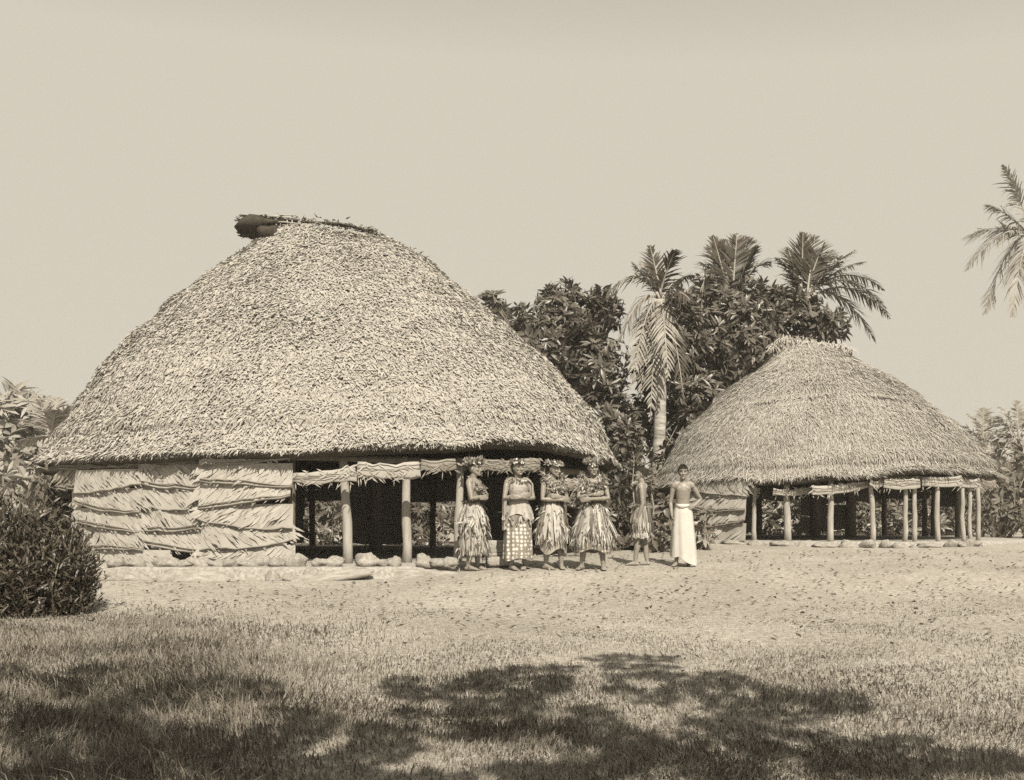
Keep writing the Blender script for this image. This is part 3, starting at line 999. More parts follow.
def limb(b, p0, p1, r0, r1, m, sag=.1, n=6):
    p0, p1 = np.array(p0, float), np.array(p1, float)
    L = np.linalg.norm(p1 - p0)
    off = rng.normal(0, .06, 3) * L
    pts = [p0 * (1 - f) + p1 * f + off * math.sin(math.pi * f) + np.array([0, 0, sag * L * math.sin(math.pi * f)]) for f in np.linspace(0, 1, n)]
    b.tube(pts, [r0 * (1 - f) + r1 * f for f in np.linspace(0, 1, n)], m, 8)


def broad_tree(base, h_fork, r, blobs, label, L=(.17, .36), W=(.05, .10), dens=26, nleaf=8, mleaf='bread', mbark='bark', name='breadfruit_tree', cat='tree', group=None):
    root = thing(name, base, label, cat, group)
    base = np.array(base, float)
    tb = MB()
    fork = base + np.array([rng.normal(0, .1), rng.normal(0, .1), h_fork])
    tb.tube([base + [0, 0, -.1], base + [0, 0, .3], base * .5 + fork * .5 + [.05, .03, 0], fork], [r * 1.35, r * 1.1, r * .9, r * .75], M[mbark], 10)
    C, O = blob_points(blobs, dens)
    for c, rr in blobs:
        c = np.array(c, float)
        mid = fork * .35 + c * .65 + rng.normal(0, .15, 3)
        limb(tb, fork - [0, 0, .15], mid, r * .55, r * .25, M[mbark], .05)
        sel = np.where(np.linalg.norm((C - c) / np.array(rr), axis=1) < 1.2)[0]
        for i in rng.choice(sel, min(len(sel), 9), replace=False):
            limb(tb, mid, C[i], r * .2, .012, M[mbark], .03, 5)
    local(tb, root).build('trunk', root, smooth=True)
    b = MB()
    rosettes(b, C, O, nleaf, L, W, M[mleaf])
    local(b, root).build('crown', root)
    return root


def px_blobs(lst):
    out = []
    for px, py, rx, ry, d in lst:
        c = P(px, py, d); out.append((c, (rx / F * d, min(rx, ry) / F * d * 1.1, ry / F * d)))
    return out


broad_tree((1.0, 26, .1), 2.4, .16, px_blobs([(493, 306, 12, 14, 26), (548, 345, 38, 44, 25.5), (580, 318, 30, 26, 26), (555, 300, 16, 14, 26), (590, 365, 36, 36, 25), (610, 420, 28, 40, 24.5), (575, 400, 30, 40, 25.5), (600, 300, 12, 10, 26), (622, 440, 18, 36, 24), (520, 318, 8, 8, 26), (566, 290, 8, 10, 26), (612, 312, 8, 16, 25.5)]),
           'dark breadfruit tree rising behind the right flank of the large roof', dens=76)
broad_tree((4.6, 26.5, .1), 2.6, .18, px_blobs([(690, 345, 45, 40, 26), (740, 318, 45, 30, 26.5), (790, 322, 40, 26, 26.5), (825, 330, 16, 16, 26.5), (700, 400, 36, 34, 25.5), (720, 300, 30, 16, 26.5), (665, 360, 26, 40, 25.5), (775, 300, 26, 14, 26.5), (745, 350, 40, 30, 26), (672, 392, 14, 18, 25.4), (648, 420, 16, 30, 25.8), (664, 440, 18, 34, 25.9), (652, 380, 14, 24, 25.9), (655, 330, 14, 26, 25.9), (676, 350, 20, 26, 25.2), (680, 310, 20, 24, 26.2), (705, 285, 8, 10, 26.4), (752, 288, 10, 8, 26.5), (838, 322, 8, 10, 26.5)]),
           'dense dark breadfruit tree right behind the smaller house', dens=76)


def frond(p0, p1, arch, lf, m, mrib, nl=34, droop=.5, w=.045, tip=.25):
    """one palm frond: arched midrib with two rows of leaflets"""
    b = MB()
    p0, p1 = np.array(p0, float), np.array(p1, float)
    L = np.linalg.norm(p1 - p0)
    pts = []
    for f in np.linspace(0, 1, 12):
        p = p0 * (1 - f) + p1 * f + np.array([0, 0, arch * L * 4 * f * (1 - f) * .5])
        pts.append(p)
    pts = np.array(pts)
    b.tube(pts, np.linspace(.035, .008, 12), M[mrib], 6)
    fs = np.repeat(np.linspace(.14, .995, nl), 2) + rng.normal(0, .006, nl * 2)
    fs = np.clip(fs, .1, .999)
    sg = np.tile([1.0, -1.0], nl)
    x = fs * 11; i0 = np.minimum(x.astype(int), 10); ww = (x - i0)[:, None]
    st = pts[i0] * (1 - ww) + pts[i0 + 1] * ww
    tan = unit(pts[i0 + 1] - pts[i0])
    h = np.cross(tan, [0, 0, 1.0]); hn = np.linalg.norm(h, axis=1, keepdims=True)
    fb = np.cross(tan, np.array([0.25, -1, 0]))
    side = unit(np.where(hn > .35, h, unit(h + 1e-6) * .3 + fb))
    side = side * np.sign((side * side[0]).sum(1, keepdims=True))
    nrm = unit(np.cross(side, tan))
    keep = rng.random(len(fs)) > .08
    LL = lf * np.sin(np.pi * np.clip(fs * .86 + .12, 0, 1)) ** .95 * rng.uniform(.6, 1.15, len(fs))
    D0 = unit(side * sg[:, None] + tan * (.6 + .8 * fs)[:, None] + nrm * rng.normal(.12, .2, len(fs))[:, None])
    k = 4
    C = np.zeros((len(fs), k, 3)); S = np.zeros_like(C)
    for j in range(k):
        q = j / (k - 1)
        C[:, j] = st + D0 * (LL * q)[:, None] + np.array([0, 0, -1]) * (LL * droop * q * q * rng.uniform(.7, 1.3, len(fs)))[:, None]
        S[:, j] = unit(np.cross(D0, nrm) + rng.normal(0, .1, (len(fs), 3)))
    Wd = np.stack([np.full(len(fs), w * .7), np.full(len(fs), w), np.full(len(fs), w * .7), np.full(len(fs), .004)], 1)
    b.ribbons(C[keep], S[keep], Wd[keep], M[m])
    return b


def palm(base, top, r, fronds, label, group, m='palm', mbark='bark', lf=.55, name='coconut_palm', nl=34, w=.045):
    root = thing(name, base, label, 'palm tree', group)
    base, top = np.array(base, float), np.array(top, float)
    tb = MB()
    n = 22
    bow = np.array([rng.normal(0, .15), rng.normal(0, .15), 0])
    pts = [base * (1 - f) + top * f + bow * math.sin(math.pi * f) for f in np.linspace(0, 1, n)]
    tb.tube(pts, [r * (1.25 - .45 * f) * (1.0 + (.05 if i % 2 else -.03)) for i, f in enumerate(np.linspace(0, 1, n))], M[mbark], 10)
    local(tb, root).build('trunk', root, smooth=True)
    for q in fronds:
        tip, arch, dr = q[0], q[1], q[2]
        fm = q[3] if len(q) > 3 else m
        fb = frond(top + rng.normal(0, .05, 3), tip, arch, lf, fm, 'midrib', nl, dr, w)
        local(fb, root).build('frond', root)
    return root


GP = 'coconut palms rising behind the houses'
d = 24.5
palm(P(652, 552, d), P(660, 300, d), .145,
     [(P(650, 246, d), .05, .15), (P(676, 250, d - .4), .25, .3), (P(694, 276, d + .4), .35, .5), (P(606, 296, d), .75, .55, 'palm_pale'), (P(618, 345, d - .3), .6, .6, 'palm_pale'),
      (P(632, 385, d - .5), .5, .3, 'palm_pale'), (P(700, 330, d + .4), .6, .5), (P(640, 262, d + .6), .12, .3, 'palm_pale'), (P(690, 300, d - .8), .5, .6), (P(640, 400, d - .2), .35, .2, 'palm_pale'), (P(668, 380, d - .9), .4, .3, 'palm_pale'), (P(650, 420, d - .5), .3, .15, 'palm_pale'), (P(684, 400, d - .6), .5, .3), (P(632, 262, d + .3), .1, .4)],
     'coconut palm with pale dead fronds drooping over its white trunk', GP, mbark='bark_pale')
d = 27.5
palm(P(735, 545, d), P(733, 300, d), .15,
     [(P(713, 236, d), .04, .1), (P(737, 234, d + .2), .03, .12), (P(757, 246, d - .2), .18, .15), (P(770, 262, d), .35, .3), (P(700, 262, d + .5), .2, .4), (P(778, 300, d + .3), .5, .5), (P(690, 290, d + .3), .5, .5), (P(748, 238, d + .6), .1, .2), (P(725, 240, d + .6), .1, .2), (P(708, 246, d + .9), .1, .3), (P(745, 236, d + 1), .06, .2)],
     'coconut palm with stiff upright fronds, middle of three behind the trees', GP, lf=.75, nl=46, w=.05)
palm(P(812, 545, d), P(806, 297, d), .15,
     [(P(803, 233, d), .02, .08), (P(815, 236, d + .3), .06, .1), (P(824, 243, d), .1, .2), (P(842, 262, d - .2), .22, .25), (P(864, 262, d + .4), .2, .3), (P(776, 258, d + .3), .25, .5), (P(886, 308, d - .3), .55, .35), (P(890, 318, d + .4), .45, .4), (P(876, 343, d), .5, .3), (P(770, 300, d), .5, .5), (P(855, 250, d + .6), .15, .3), (P(832, 250, d + .8), .15, .3), (P(788, 248, d + .5), .12, .3), (P(884, 290, d + .9), .4, .4)],
     'coconut palm with long fronds reaching out to the right above the smaller roof', GP, lf=.72, nl=44, w=.045)
d = 34
palm(P(1036, 540, d), P(1034, 238, d), .16,
     [(P(964, 238, d), .28, .4), (P(966, 270, d - .5), .4, .45), (P(984, 314, d), .55, .4), (P(1003, 165, d), .15, .4), (P(985, 205, d + .8), .2, .4), (P(1090, 200, d), .3, .4), (P(1100, 260, d), .5, .4), (P(1060, 170, d), .1, .3), (P(1075, 310, d), .5, .4), (P(1012, 318, d - 1), .5, .5)],
     'lone tall coconut palm at the right edge, its fronds high above the roofs', GP, m='palm_pale', lf=.95, nl=50, w=.055, mbark='bark_pale')
d = 42
for px, py, lab in ((984, 432, 'small far palm with spread fronds beyond the right end of the smaller house'), (1016, 425, 'small far palm at the right edge beyond the smaller house')):
    palm(P(px, 536, d), P(px, py + 12, d), .14, [(P(px + dx, py + dy, d + q), .3, .4) for dx, dy, q in ((-26, -6, 0), (-16, -18, .5), (0, -24, 0), (14, -16, .6), (26, -4, 0), (-22, 16, .5), (22, 16, .4), (-5, 22, -.8))], lab, 'far palms beyond the small house', m='palm_pale', lf=.7, nl=26, w=.07)


def shrub(base, blobs, label, cat='shrub', mleaf='bread2', L=(.13, .30), W=(.05, .11), dens=48, nleaf=8, group=None, name='broad_leaved_shrub', stems=7):
    base = (base[0], base[1], float(gz(base[0], base[1])))
    root = thing(name, base, label, cat, group)
    b = MB(); C, O = blob_points(blobs, dens)
    C[:, 2] = np.maximum(C[:, 2], base[2] + .1)
    rosettes(b, C, O, nleaf, L, W, M[mleaf], .8, .1, .5)
    local(b, root).build('foliage', root)
    tb = MB(); base = np.array(base, float)
    for i in rng.choice(len(C), stems * len(blobs)):
        limb(tb, base + [rng.normal(0, .12), rng.normal(0, .12), -.05], C[i], .025, .008, M['bark'], .08, 5)
    local(tb, root).build('stem', root)
    return root


# undergrowth between the houses
shrub(P(612, 545, 19.5), px_blobs([(612, 515, 20, 34, 19.5), (600, 540, 16, 14, 19.3), (628, 540, 18, 16, 19)]), 'leafy shrub at the right corner of the large house behind the fourth woman', group='shrubs between the two houses')
shrub(P(648, 545, 18.5), px_blobs([(640, 500, 20, 40, 18.8), (655, 535, 20, 18, 18.4), (668, 520, 14, 30, 18.9)]), 'leafy shrub behind the youth in profile between the houses', group='shrubs between the two houses')
shrub(P(632, 500, 23), px_blobs([(626, 480, 24, 36, 23), (655, 490, 22, 30, 23.2), (626, 445, 14, 26, 23.2), (687, 440, 12, 34, 24.6), (672, 465, 14, 20, 23.3)]), 'taller leafy shrub below the pale palm trunk', mleaf='bread', group='shrubs between the two houses')
shrub((3.62, 18.9, .25), px_blobs([(704, 530, 10, 20, 18.9)]), 'small leafy plant at the left end of the small house beside the boy in white', L=(.12, .26), W=(.05, .1), name='leafy_plant', cat='plant')
# behind the large house, seen through it
for i, (px, lab) in enumerate(((60, 'shrub beyond the left end of the large house'), (150, 'shrub behind the closed back of the large house'), (250, 'shrub behind the large house, hidden by its left blinds'), (325, 'sunlit shrub seen through the first open bay of the large house'), (432, 'sunlit shrub seen through the bay between the second and third posts'), (520, 'shrub behind the large house, back of the women'), (590, 'shrub beyond the right back corner of the large house'))):
    if px in (150, 250):
        continue
    shrub(P(px, 525, 28.2), px_blobs([(px, 500, 40, 36, 28.2), (px + 12, 478, 30, 26, 29), (px - 22, 512, 24, 20, 27.8), (px, 533, 50, 14, 27.4)]), lab, dens=30, group='shrubs behind the large house')
for px, lab in ((705, 'shrub seen through the small house at its left'), (790, 'shrub seen through the small house behind its second post'), (848, 'low shrub seen through the small house right of its third post'), (895, 'shrub seen through the middle posts of the small house'), (955, 'shrub seen through the right posts of the small house')):
    shrub(P(px, 530, 29), px_blobs([(px, 508, 42, 30, 29), (px + 20, 490, 30, 24, 29.5), (px, 528, 46, 12, 28)]), lab, dens=30, group='shrubs behind the small house')
shrub(P(1002, 535, 25.5), px_blobs([(1000, 512, 26, 26, 25.5), (1022, 480, 30, 50, 26), (1040, 520, 30, 26, 25)]), 'pale leafy thicket past the right end of the smaller house', dens=24)
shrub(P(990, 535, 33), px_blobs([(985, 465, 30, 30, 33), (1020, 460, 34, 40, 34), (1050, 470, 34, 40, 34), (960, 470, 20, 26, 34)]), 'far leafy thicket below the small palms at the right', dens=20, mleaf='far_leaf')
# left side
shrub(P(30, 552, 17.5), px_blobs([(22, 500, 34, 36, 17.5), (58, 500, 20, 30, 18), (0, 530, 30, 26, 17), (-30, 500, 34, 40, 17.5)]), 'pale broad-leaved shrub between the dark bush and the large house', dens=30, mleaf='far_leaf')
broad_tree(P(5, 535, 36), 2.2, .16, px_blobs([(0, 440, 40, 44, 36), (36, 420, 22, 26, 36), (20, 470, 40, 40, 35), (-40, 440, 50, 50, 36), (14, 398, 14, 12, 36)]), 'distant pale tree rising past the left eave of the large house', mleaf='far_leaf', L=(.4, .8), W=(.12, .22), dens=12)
d = 32
palm(P(52, 535, d), P(52, 436, d), .15, [(P(52 + dx, 436 + dy, d + q), .2, .3) for dx, dy, q in ((-14, -36, 0), (6, -38, .4), (22, -30, -.3), (34, -14, .2), (-30, -16, .2), (-34, 10, 0), (30, 18, .5), (4, -26, -.8))], 'young distant palm just left of the large roof', 'far palms left of the large house', m='palm_pale', lf=.75, nl=26, w=.07)

# the wood far beyond the village, one mass of foliage
b = MB()
far_blobs = []
for th in np.arange(-1.15, 1.16, .035):
    D = rng.uniform(62, 90)
    far_blobs.append(((math.sin(th) * D, math.cos(th) * D, rng.uniform(1.2, 2.6)), (2.6, 2.6, rng.uniform(1.8, 3.0))))
C, O = blob_points(far_blobs, 4.5)
C[:, 2] = np.maximum(C[:, 2], .3)
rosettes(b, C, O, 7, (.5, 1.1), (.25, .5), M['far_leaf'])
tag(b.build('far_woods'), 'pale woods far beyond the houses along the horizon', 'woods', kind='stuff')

# dark bush in front at the left: many upright shoots with narrow leaves
def bush():
    base = (-5.35, 11.15, float(gz(-5.35, 11.15)))
    root = thing('leafy_bush', base, 'dark dense bush with narrow leaves in the long grass at the left', 'bush')
    b = MB(); tb = MB(); n = 420
    ang = rng.uniform(0, 6.28, n); rr = np.sqrt(rng.uniform(0, 1, n))
    cx = base[0] + np.cos(ang) * rr * .95 - .25; cy = base[1] + np.sin(ang) * rr * .85
    h = (1.30 - .66 * rr ** 2.2) * rng.uniform(.55, 1.14, n) * (1 + .12 * np.sin(ang * 3 + 1))
    for i in range(n):
        p0 = np.array([base[0] + (cx[i] - base[0]) * .85, base[1] + (cy[i] - base[1]) * .85, base[2]])
        p1 = np.array([cx[i], cy[i], base[2] + h[i]])
        if i % 9 == 0:
            tb.tube([p0, p0 * .45 + p1 * .55 + rng.normal(0, .03, 3), p1], [.014, .010, .005], M['bark'], 5)
        k = 44
        f = rng.uniform(.0, 1.02, k)[:, None]
        st = p0 * (1 - f) + p1 * f + rng.normal(0, .05, (k, 3))
        st[:, 2] = np.maximum(st[:, 2], base[2] + .02)
        rd = rand_dirs(k); rd[:, 2] = np.abs(rd[:, 2]) * .8 + .35
        b.leaves(st, rd, rand_dirs(k) * .6 + [0, -.3, .7], rng.uniform(.07, .16, k), rng.uniform(.018, .036, k), M['bush'], .15, rng.uniform(-.1, .25, (k, 1)))
    local(b, root).build('foliage', root); local(tb, root).build('stem', root)


bush()


# the big tree behind the viewer whose shade lies on the lawn
def shade_tree():
    root = thing('shade_tree', (5.4, -5.2, -.95), 'spreading leafy tree behind the viewer that shades the lawn', 'tree')
    rows = {655: [(18, 20)], 665: [(15, 17), (18, 21)], 675: [(0, 2), (12, 17), (19, 22)], 685: [(0, 3), (5, 8), (12, 19), (21, 23)], 695: [(0, 2), (4, 8), (12, 16), (20, 26)],
            705: [(2, 7), (11, 18), (20, 26)], 715: [(0, 3), (6, 10), (12, 19), (21, 25)], 725: [(0, 4), (7, 9), (10, 20), (22, 23)], 735: [(0, 5), (7, 15), (18, 21), (23, 26)],
            745: [(0, 8), (10, 14), (18, 21), (23, 28)], 755: [(0, 14), (17, 21), (24, 31)], 765: [(0, 13), (16, 21), (23, 31)], 775: [(0, 14), (16, 20), (22, 31)]}
    g = []
    for py, spans in rows.items():
        for a, c in spans:
            for col in range(a, c + 1):
                if rng.random() < (.38 if py > 700 else .14): continue
                g.append((col * 32 + 16, py + 5))
    pts = []
    for px, py in g:
        d = 1608 / (py - 470)
        pts.append(((px - HX) / F * d, d, .17))
    # the shade goes on outside the picture
    for y in np.arange(2.6, 4.9, .25):
        for x in np.arange(-5, 6, .25):
            if rng.random() < .55: pts.append((x, y, .2))
    for y in np.arange(4.9, 7.8, .3):
        for x in np.arange(-7, -.56 * y - .1, .3):
            if rng.random() < .6: pts.append((x, y, .2))
        for x in np.arange(.56 * y + .1, 6.5, .3):
            if y < 5.6 and rng.random() < .6: pts.append((x, y, .2))
    pts = np.array(pts)
    n = len(pts)
    hh = 6.6 + 1.2 * np.array([mnoise.noise(Vector((p[0] * .5, p[1] * .5, 0))) for p in pts]) + rng.uniform(-.3, .3, n)
    gpt = np.stack([pts[:, 0], pts[:, 1], gz(pts[:, 0], pts[:, 1])], 1)
    C = gpt + TOSUN[None] * (hh / TOSUN[2])[:, None] + rng.normal(0, .05, (n, 3)) * 1.0
    b = MB()
    rosettes(b, C, np.tile([0, 0, 1.0], (n, 1)), 18, (.12, .22), (.09, .13), M['shadeleaf'], 1.0, .1, .4)
    local(b, root).build('crown', root)
    tb = MB()
    fork = np.array([5.2, -4.9, 3.6])
    tb.tube([(5.4, -5.2, -1.1), (5.42, -5.2, -.4), (5.3, -5.1, 2.0), fork], [.42, .34, .28, .24], M['bark'], 12)
    for i in range(14):
        c = C[rng.integers(n)]
        mid = fork * .45 + c * .55 + [0, 0, .3]
        limb(tb, fork, mid, .11, .05, M['bark'], .08)
        near = np.argsort(np.linalg.norm(C - c, axis=1))[:10]
        for j in near[::2]:
            limb(tb, mid, C[j], .03, .008, M['bark'], .03, 5)
    local(tb, root).build('trunk', root, smooth=True)


shade_tree()
# ------------------------------------------------------------------ people (built 1.6 m tall, facing -Y, then scaled and turned)
def rotz(a):
    c, s = math.cos(a), math.sin(a)
    return np.array([[c, -s, 0], [s, c, 0], [0, 0, 1.0]])


def rotx(a):
    c, s = math.cos(a), math.sin(a)
    return np.array([[1, 0, 0], [0, c, -s], [0, s, c]])


def loft(b, rings, m, seg=20, xf=None):
    """closed loft of level rings (z, half width, front y, back y, centre x)"""
    th = np.arange(seg) * 2 * math.pi / seg
    Vs = []
    for r in rings:
        z, hw, yf, yb = r[:4]; cx = r[4] if len(r) > 4 else 0
        cy, hy = (yf + yb) / 2, (yb - yf) / 2
        Vs.append(np.stack([cx + hw * np.cos(th), cy + hy * np.sin(th), np.full(seg, z)], 1))
    n = len(rings)
    V = np.concatenate(Vs + [[Vs[0].mean(0)], [Vs[-1].mean(0)]])
    q = [(i * seg + j, i * seg + (j + 1) % seg, (i + 1) * seg + (j + 1) % seg, (i + 1) * seg + j) for i in range(n - 1) for j in range(seg)]
    t = [(n * seg, (j + 1) % seg, j) for j in range(seg)] + [(n * seg + 1, (n - 1) * seg + j, (n - 1) * seg + (j + 1) % seg) for j in range(seg)]
    if xf is not None:
        V = xf(V)
    b.add(V, t, q, m)


def hand(b, wrist, d, palm_n, thumb_side, curl, m):
    """palm, four jointed fingers and a thumb; d = pointing direction, palm_n = out of the palm"""
    d = unit(d); n = unit(np.array(palm_n) - d * np.dot(palm_n, d)); s = np.cross(d, n) * thumb_side
    b.tube([wrist - d * .02, wrist + d * .02, wrist + d * .055, wrist + d * .09], [(.024, .018), (.033, .017), (.039, .016), (.036, .013)], m, 10, up=n)
    for i, (off, ln) in enumerate(((.029, .066), (.010, .075), (-.010, .070), (-.028, .055))):
        p = wrist + d * .082 + s * off; a = .18
        pts = [p - d * .02]; dd = d.copy()
        for j in range(3):
            pts.append(p)
            a = curl * (.5 + .35 * j)
            dd = unit(d * math.cos(a) + n * math.sin(a))
            p = p + dd * ln * (.44, .32, .24)[j]
        pts.append(p)
        b.tube(pts, [.009, .0092, .0085, .0078, .006], m, 8)
    p = wrist + d * .025 + s * .028
    td = unit(d * .6 + s * .75 + n * .25)
    p2 = p + td * .04; td2 = unit(d * .9 + s * .25 + n * .35)
    b.tube([p - td * .015, p, p2, p2 + td2 * .028], [.013, .0125, .011, .008], m, 8)


HEAD = [(-.004, .020, -.080, -.035), (.012, .040, -.093, -.010), (.035, .054, -.094, .028), (.06, .063, -.091, .060), (.085, .068, -.090, .078), (.112, .071, -.086, .090), (.135, .074, -.092, .096),
        (.160, .073, -.088, .095), (.183, .062, -.070, .080), (.200, .044, -.045, .056), (.213, .018, -.012, .022)]


def make_person(pos, H, yaw, label, head_yaw=0.0, head_pitch=0.0, arms=None, female=True, skin='skin', lean=0.0, feet=((-.085, 0, 0.1), (.085, 0, -.1)), slim=1.0):
    """returns (body object, head transform)"""
    b = MB(); m = M[skin]
    W = 1.0 if female else 1.02
    w = slim
    # trunk
    loft(b, [(.76, .135 * w, -.085, .10), (.80, .160 * w, -.095, .115), (.86, .168 * w, -.10, .115), (.93, .150 * w, -.095, .10), (1.0, .122 * w, -.085, .082), (1.06, .122 * w, -.088, .08),
             (1.13, .134 * w, -.100, .088), (1.20, .146 * w, -.108, .094), (1.265, .150 * w, -.095, .092), (1.31, .128 * w, -.070, .080), (1.338, .075 * w, -.045, .066)], m, 24)
    if female:
        for sx in (-1, 1):
            b.ellipsoid((sx * .066, -.095, 1.185), (.052, .034, .045), m)
    else:
        for sx in (-1, 1):
            b.ellipsoid((sx * .058, -.070, 1.225), (.060, .026, .05), m)
    for sx in (-1, 1):                              # shoulders
        b.tube([(sx * .07, .012, 1.318), (sx * .128, .005, 1.298), (sx * .160, 0, 1.275), (sx * .168, 0, 1.245)], [.045, .053, .050, .044], m, 12)
    b.tube([(0, .022, 1.29), (0, .012, 1.35), (0, .0, 1.41)], [(.066, .058), (.050, .050), (.049, .052)], m, 14, up=(0, 1, 0))
    # legs and feet
    for sx, (fx, fy, fa) in zip((-1, 1), feet):
        hip = np.array([sx * .082 * w, .0, .84]); ank = np.array([fx, fy + .015, .075])
        knee = hip * .47 + ank * .53 + np.array([0, -.022, 0]); knee[2] = .455
        calf = knee * .62 + ank * .38 + np.array([0, .018, 0])
        b.tube([hip + [0, 0, .04], hip * .55 + knee * .45, knee, calf, ank * .75 + knee * .25, ank, ank - [0, 0, .04]], [.092 * w, .078 * w, .054, .055, .041, .033, .034], m, 14)
        fd = rotz(fa) @ np.array([0, -1.0, 0]); fs = rotz(fa) @ np.array([1.0, 0, 0])
        a0 = np.array([fx, fy + .015, 0])
        b.tube([a0 - fd * .055 + [0, 0, .026], a0 - fd * .03 + [0, 0, .034], a0 + fd * .04 + [0, 0, .036], a0 + fd * .11 + [0, 0, .024], a0 + fd * .155 + [0, 0, .015]],
               [(.022, .022), (.032, .034), (.036, .036), (.043, .023), (.034, .012)], m, 12, up=(0, 0, 1))
        for i, (o, l) in enumerate(((-.028, .036), (-.010, .030), (.006, .027), (.020, .023), (.032, .018))):
            p = a0 + fd * .150 + fs * (o * (1 if sx > 0 else -1)) + [0, 0, .013]
            b.tube([p - fd * .02, p, p + fd * l], [.010, .0105, .008], m, 7)
    # arms
    for sx, (sh_, el, wr, hd, pn, ts, curl) in zip((-1, 1), arms):
        sh_, el, wr = np.array(sh_), np.array(el), np.array(wr)
        fa = wr - el
        b.tube([sh_, sh_ * .72 + el * .28, sh_ * .35 + el * .65, el, el + fa * .25, el + fa * .65, wr], [.043, .044, .038, .034, .036, .029, .0225], m, 12)
        hand(b, wr, np.array(hd, float), np.array(pn, float), ts, curl, m)
    # head
    Rh = rotz(head_yaw) @ rotx(head_pitch); ho = np.array([0, -.005, 1.385])
    hx = lambda V: np.asarray(V) @ Rh.T + ho
    loft(b, HEAD, m, 24, hx)
    hb = MB()
    hb.tube([(0, -.086, .122), (0, -.099, .098), (0, -.112, .076), (0, -.100, .066)], [(.008, .008), (.010, .009), (.016, .011), (.012, .008)], m, 10)
    for sx in (-1, 1):
        hb.ellipsoid((sx * .013, -.098, .071), (.010, .010, .008), m)
        hb.ellipsoid((sx * .030, -.083, .132), (.026, .014, .008), m)
        hb.ellipsoid((sx * .038, -.072, .082), (.024, .020, .018), m)
        hb.ellipsoid((sx * .075, .008, .098), (.008, .018, .030), m)
        hb.ellipsoid((sx * .030, -.080, .111), (.013, .010, .008), m)
    hb.ellipsoid((0, -.094, .049), (.023, .009, .006), m)
    hb.ellipsoid((0, -.092, .037), (.020, .010, .007), m)
    hb.ellipsoid((0, -.088, .010), (.020, .014, .014), m)
    for V, q, mi in [(np.concatenate(hb.V), None, None)]:
        off = 0
    V = hx(np.concatenate(hb.V))
    t = np.concatenate(hb.T3) if hb.T3 else None; q = np.concatenate(hb.T4) if hb.T4 else None
    b.add(V, t, q, m)
    if lean:
        pass
    # grow one continuous skin over it
    me = b.data('tmp'); o = bpy.data.objects.new('tmp', me); COL.objects.link(o)
    r = o.modifiers.new('r', 'REMESH'); r.mode = 'VOXEL'; r.voxel_size = .0055
    s = o.modifiers.new('s', 'SMOOTH'); s.factor = .5; s.iterations = 2
    dg = bpy.context.evaluated_depsgraph_get()
    me2 = bpy.data.meshes.new_from_object(o.evaluated_get(dg)); me2.name = 'person'
    bpy.data.objects.remove(o); bpy.data.meshes.remove(me)
    me2.materials.clear()
    for k in (skin, 'eye', 'lip', 'hair'):
        me2.materials.append(M[k])
    nP = len(me2.polygons)
    cen = np.empty(nP * 3); me2.polygons.foreach_get('center', cen); cen = cen.reshape(-1, 3)
    hl = (cen - ho) @ Rh            # head space
    mi = np.zeros(nP, np.int32)
    for sx in (-1, 1):
        e = ((hl[:, 0] - sx * .031) / .0155) ** 2 + ((hl[:, 2] - .111) / .0075) ** 2
        mi[(e < 1) & (hl[:, 1] < -.06)] = 1
        e = ((hl[:, 0] - sx * .031) / .024) ** 2 + ((hl[:, 2] - .1365) / .0055) ** 2
        mi[(e < 1) & (hl[:, 1] < -.06)] = 3
    e = (hl[:, 0] / .025) ** 2 + ((hl[:, 2] - .043) / .010) ** 2
    mi[(e < 1) & (hl[:, 1] < -.07)] = 2
    me2.polygons.foreach_set('material_index', mi)
    me2.polygons.foreach_set('use_smooth', np.ones(nP, bool))
    body = bpy.data.objects.new('person', me2); COL.objects.link(body)
    body.location = Vector(pos); body.rotation_euler = (0, 0, yaw); s = H / 1.56
    body.scale = (s * (1 if female else .9), s * (1 if female else .94), s)
    tag(body, label, 'person')
    return body, hx, Rh


FOLDED = (((-.165, 0, 1.268), (-.215, -.065, 1.045), (.015, -.185, 1.085), (1, .12, .12), (-.1, 1, 0), 1, .35),
          ((.165, 0, 1.268), (.215, -.065, 1.045), (-.02, -.215, 1.055), (-1, .25, .06), (.1, 1, 0), -1, .4))


FOLD_LOW = (((-.165, 0, 1.268), (-.225, -.045, 1.04), (.035, -.20, 1.03), (1, .05, -.05), (-.1, 1, 0), 1, .3),
            ((.165, 0, 1.268), (.205, -.075, 1.05), (-.01, -.185, 1.075), (-1, .25, .15), (.1, 1, 0), -1, .5))
FOLD_HIGH = (((-.165, 0, 1.268), (-.205, -.085, 1.06), (.03, -.175, 1.10), (1, .2, .2), (-.1, 1, 0), 1, .5),
             ((.165, 0, 1.268), (.225, -.05, 1.045), (-.03, -.21, 1.03), (-1, .1, -.12), (.1, 1, 0), -1, .3))


def part(mb, name, body, smooth=False):
    o = mb.build(name, smooth=smooth); o.parent = body
    return o


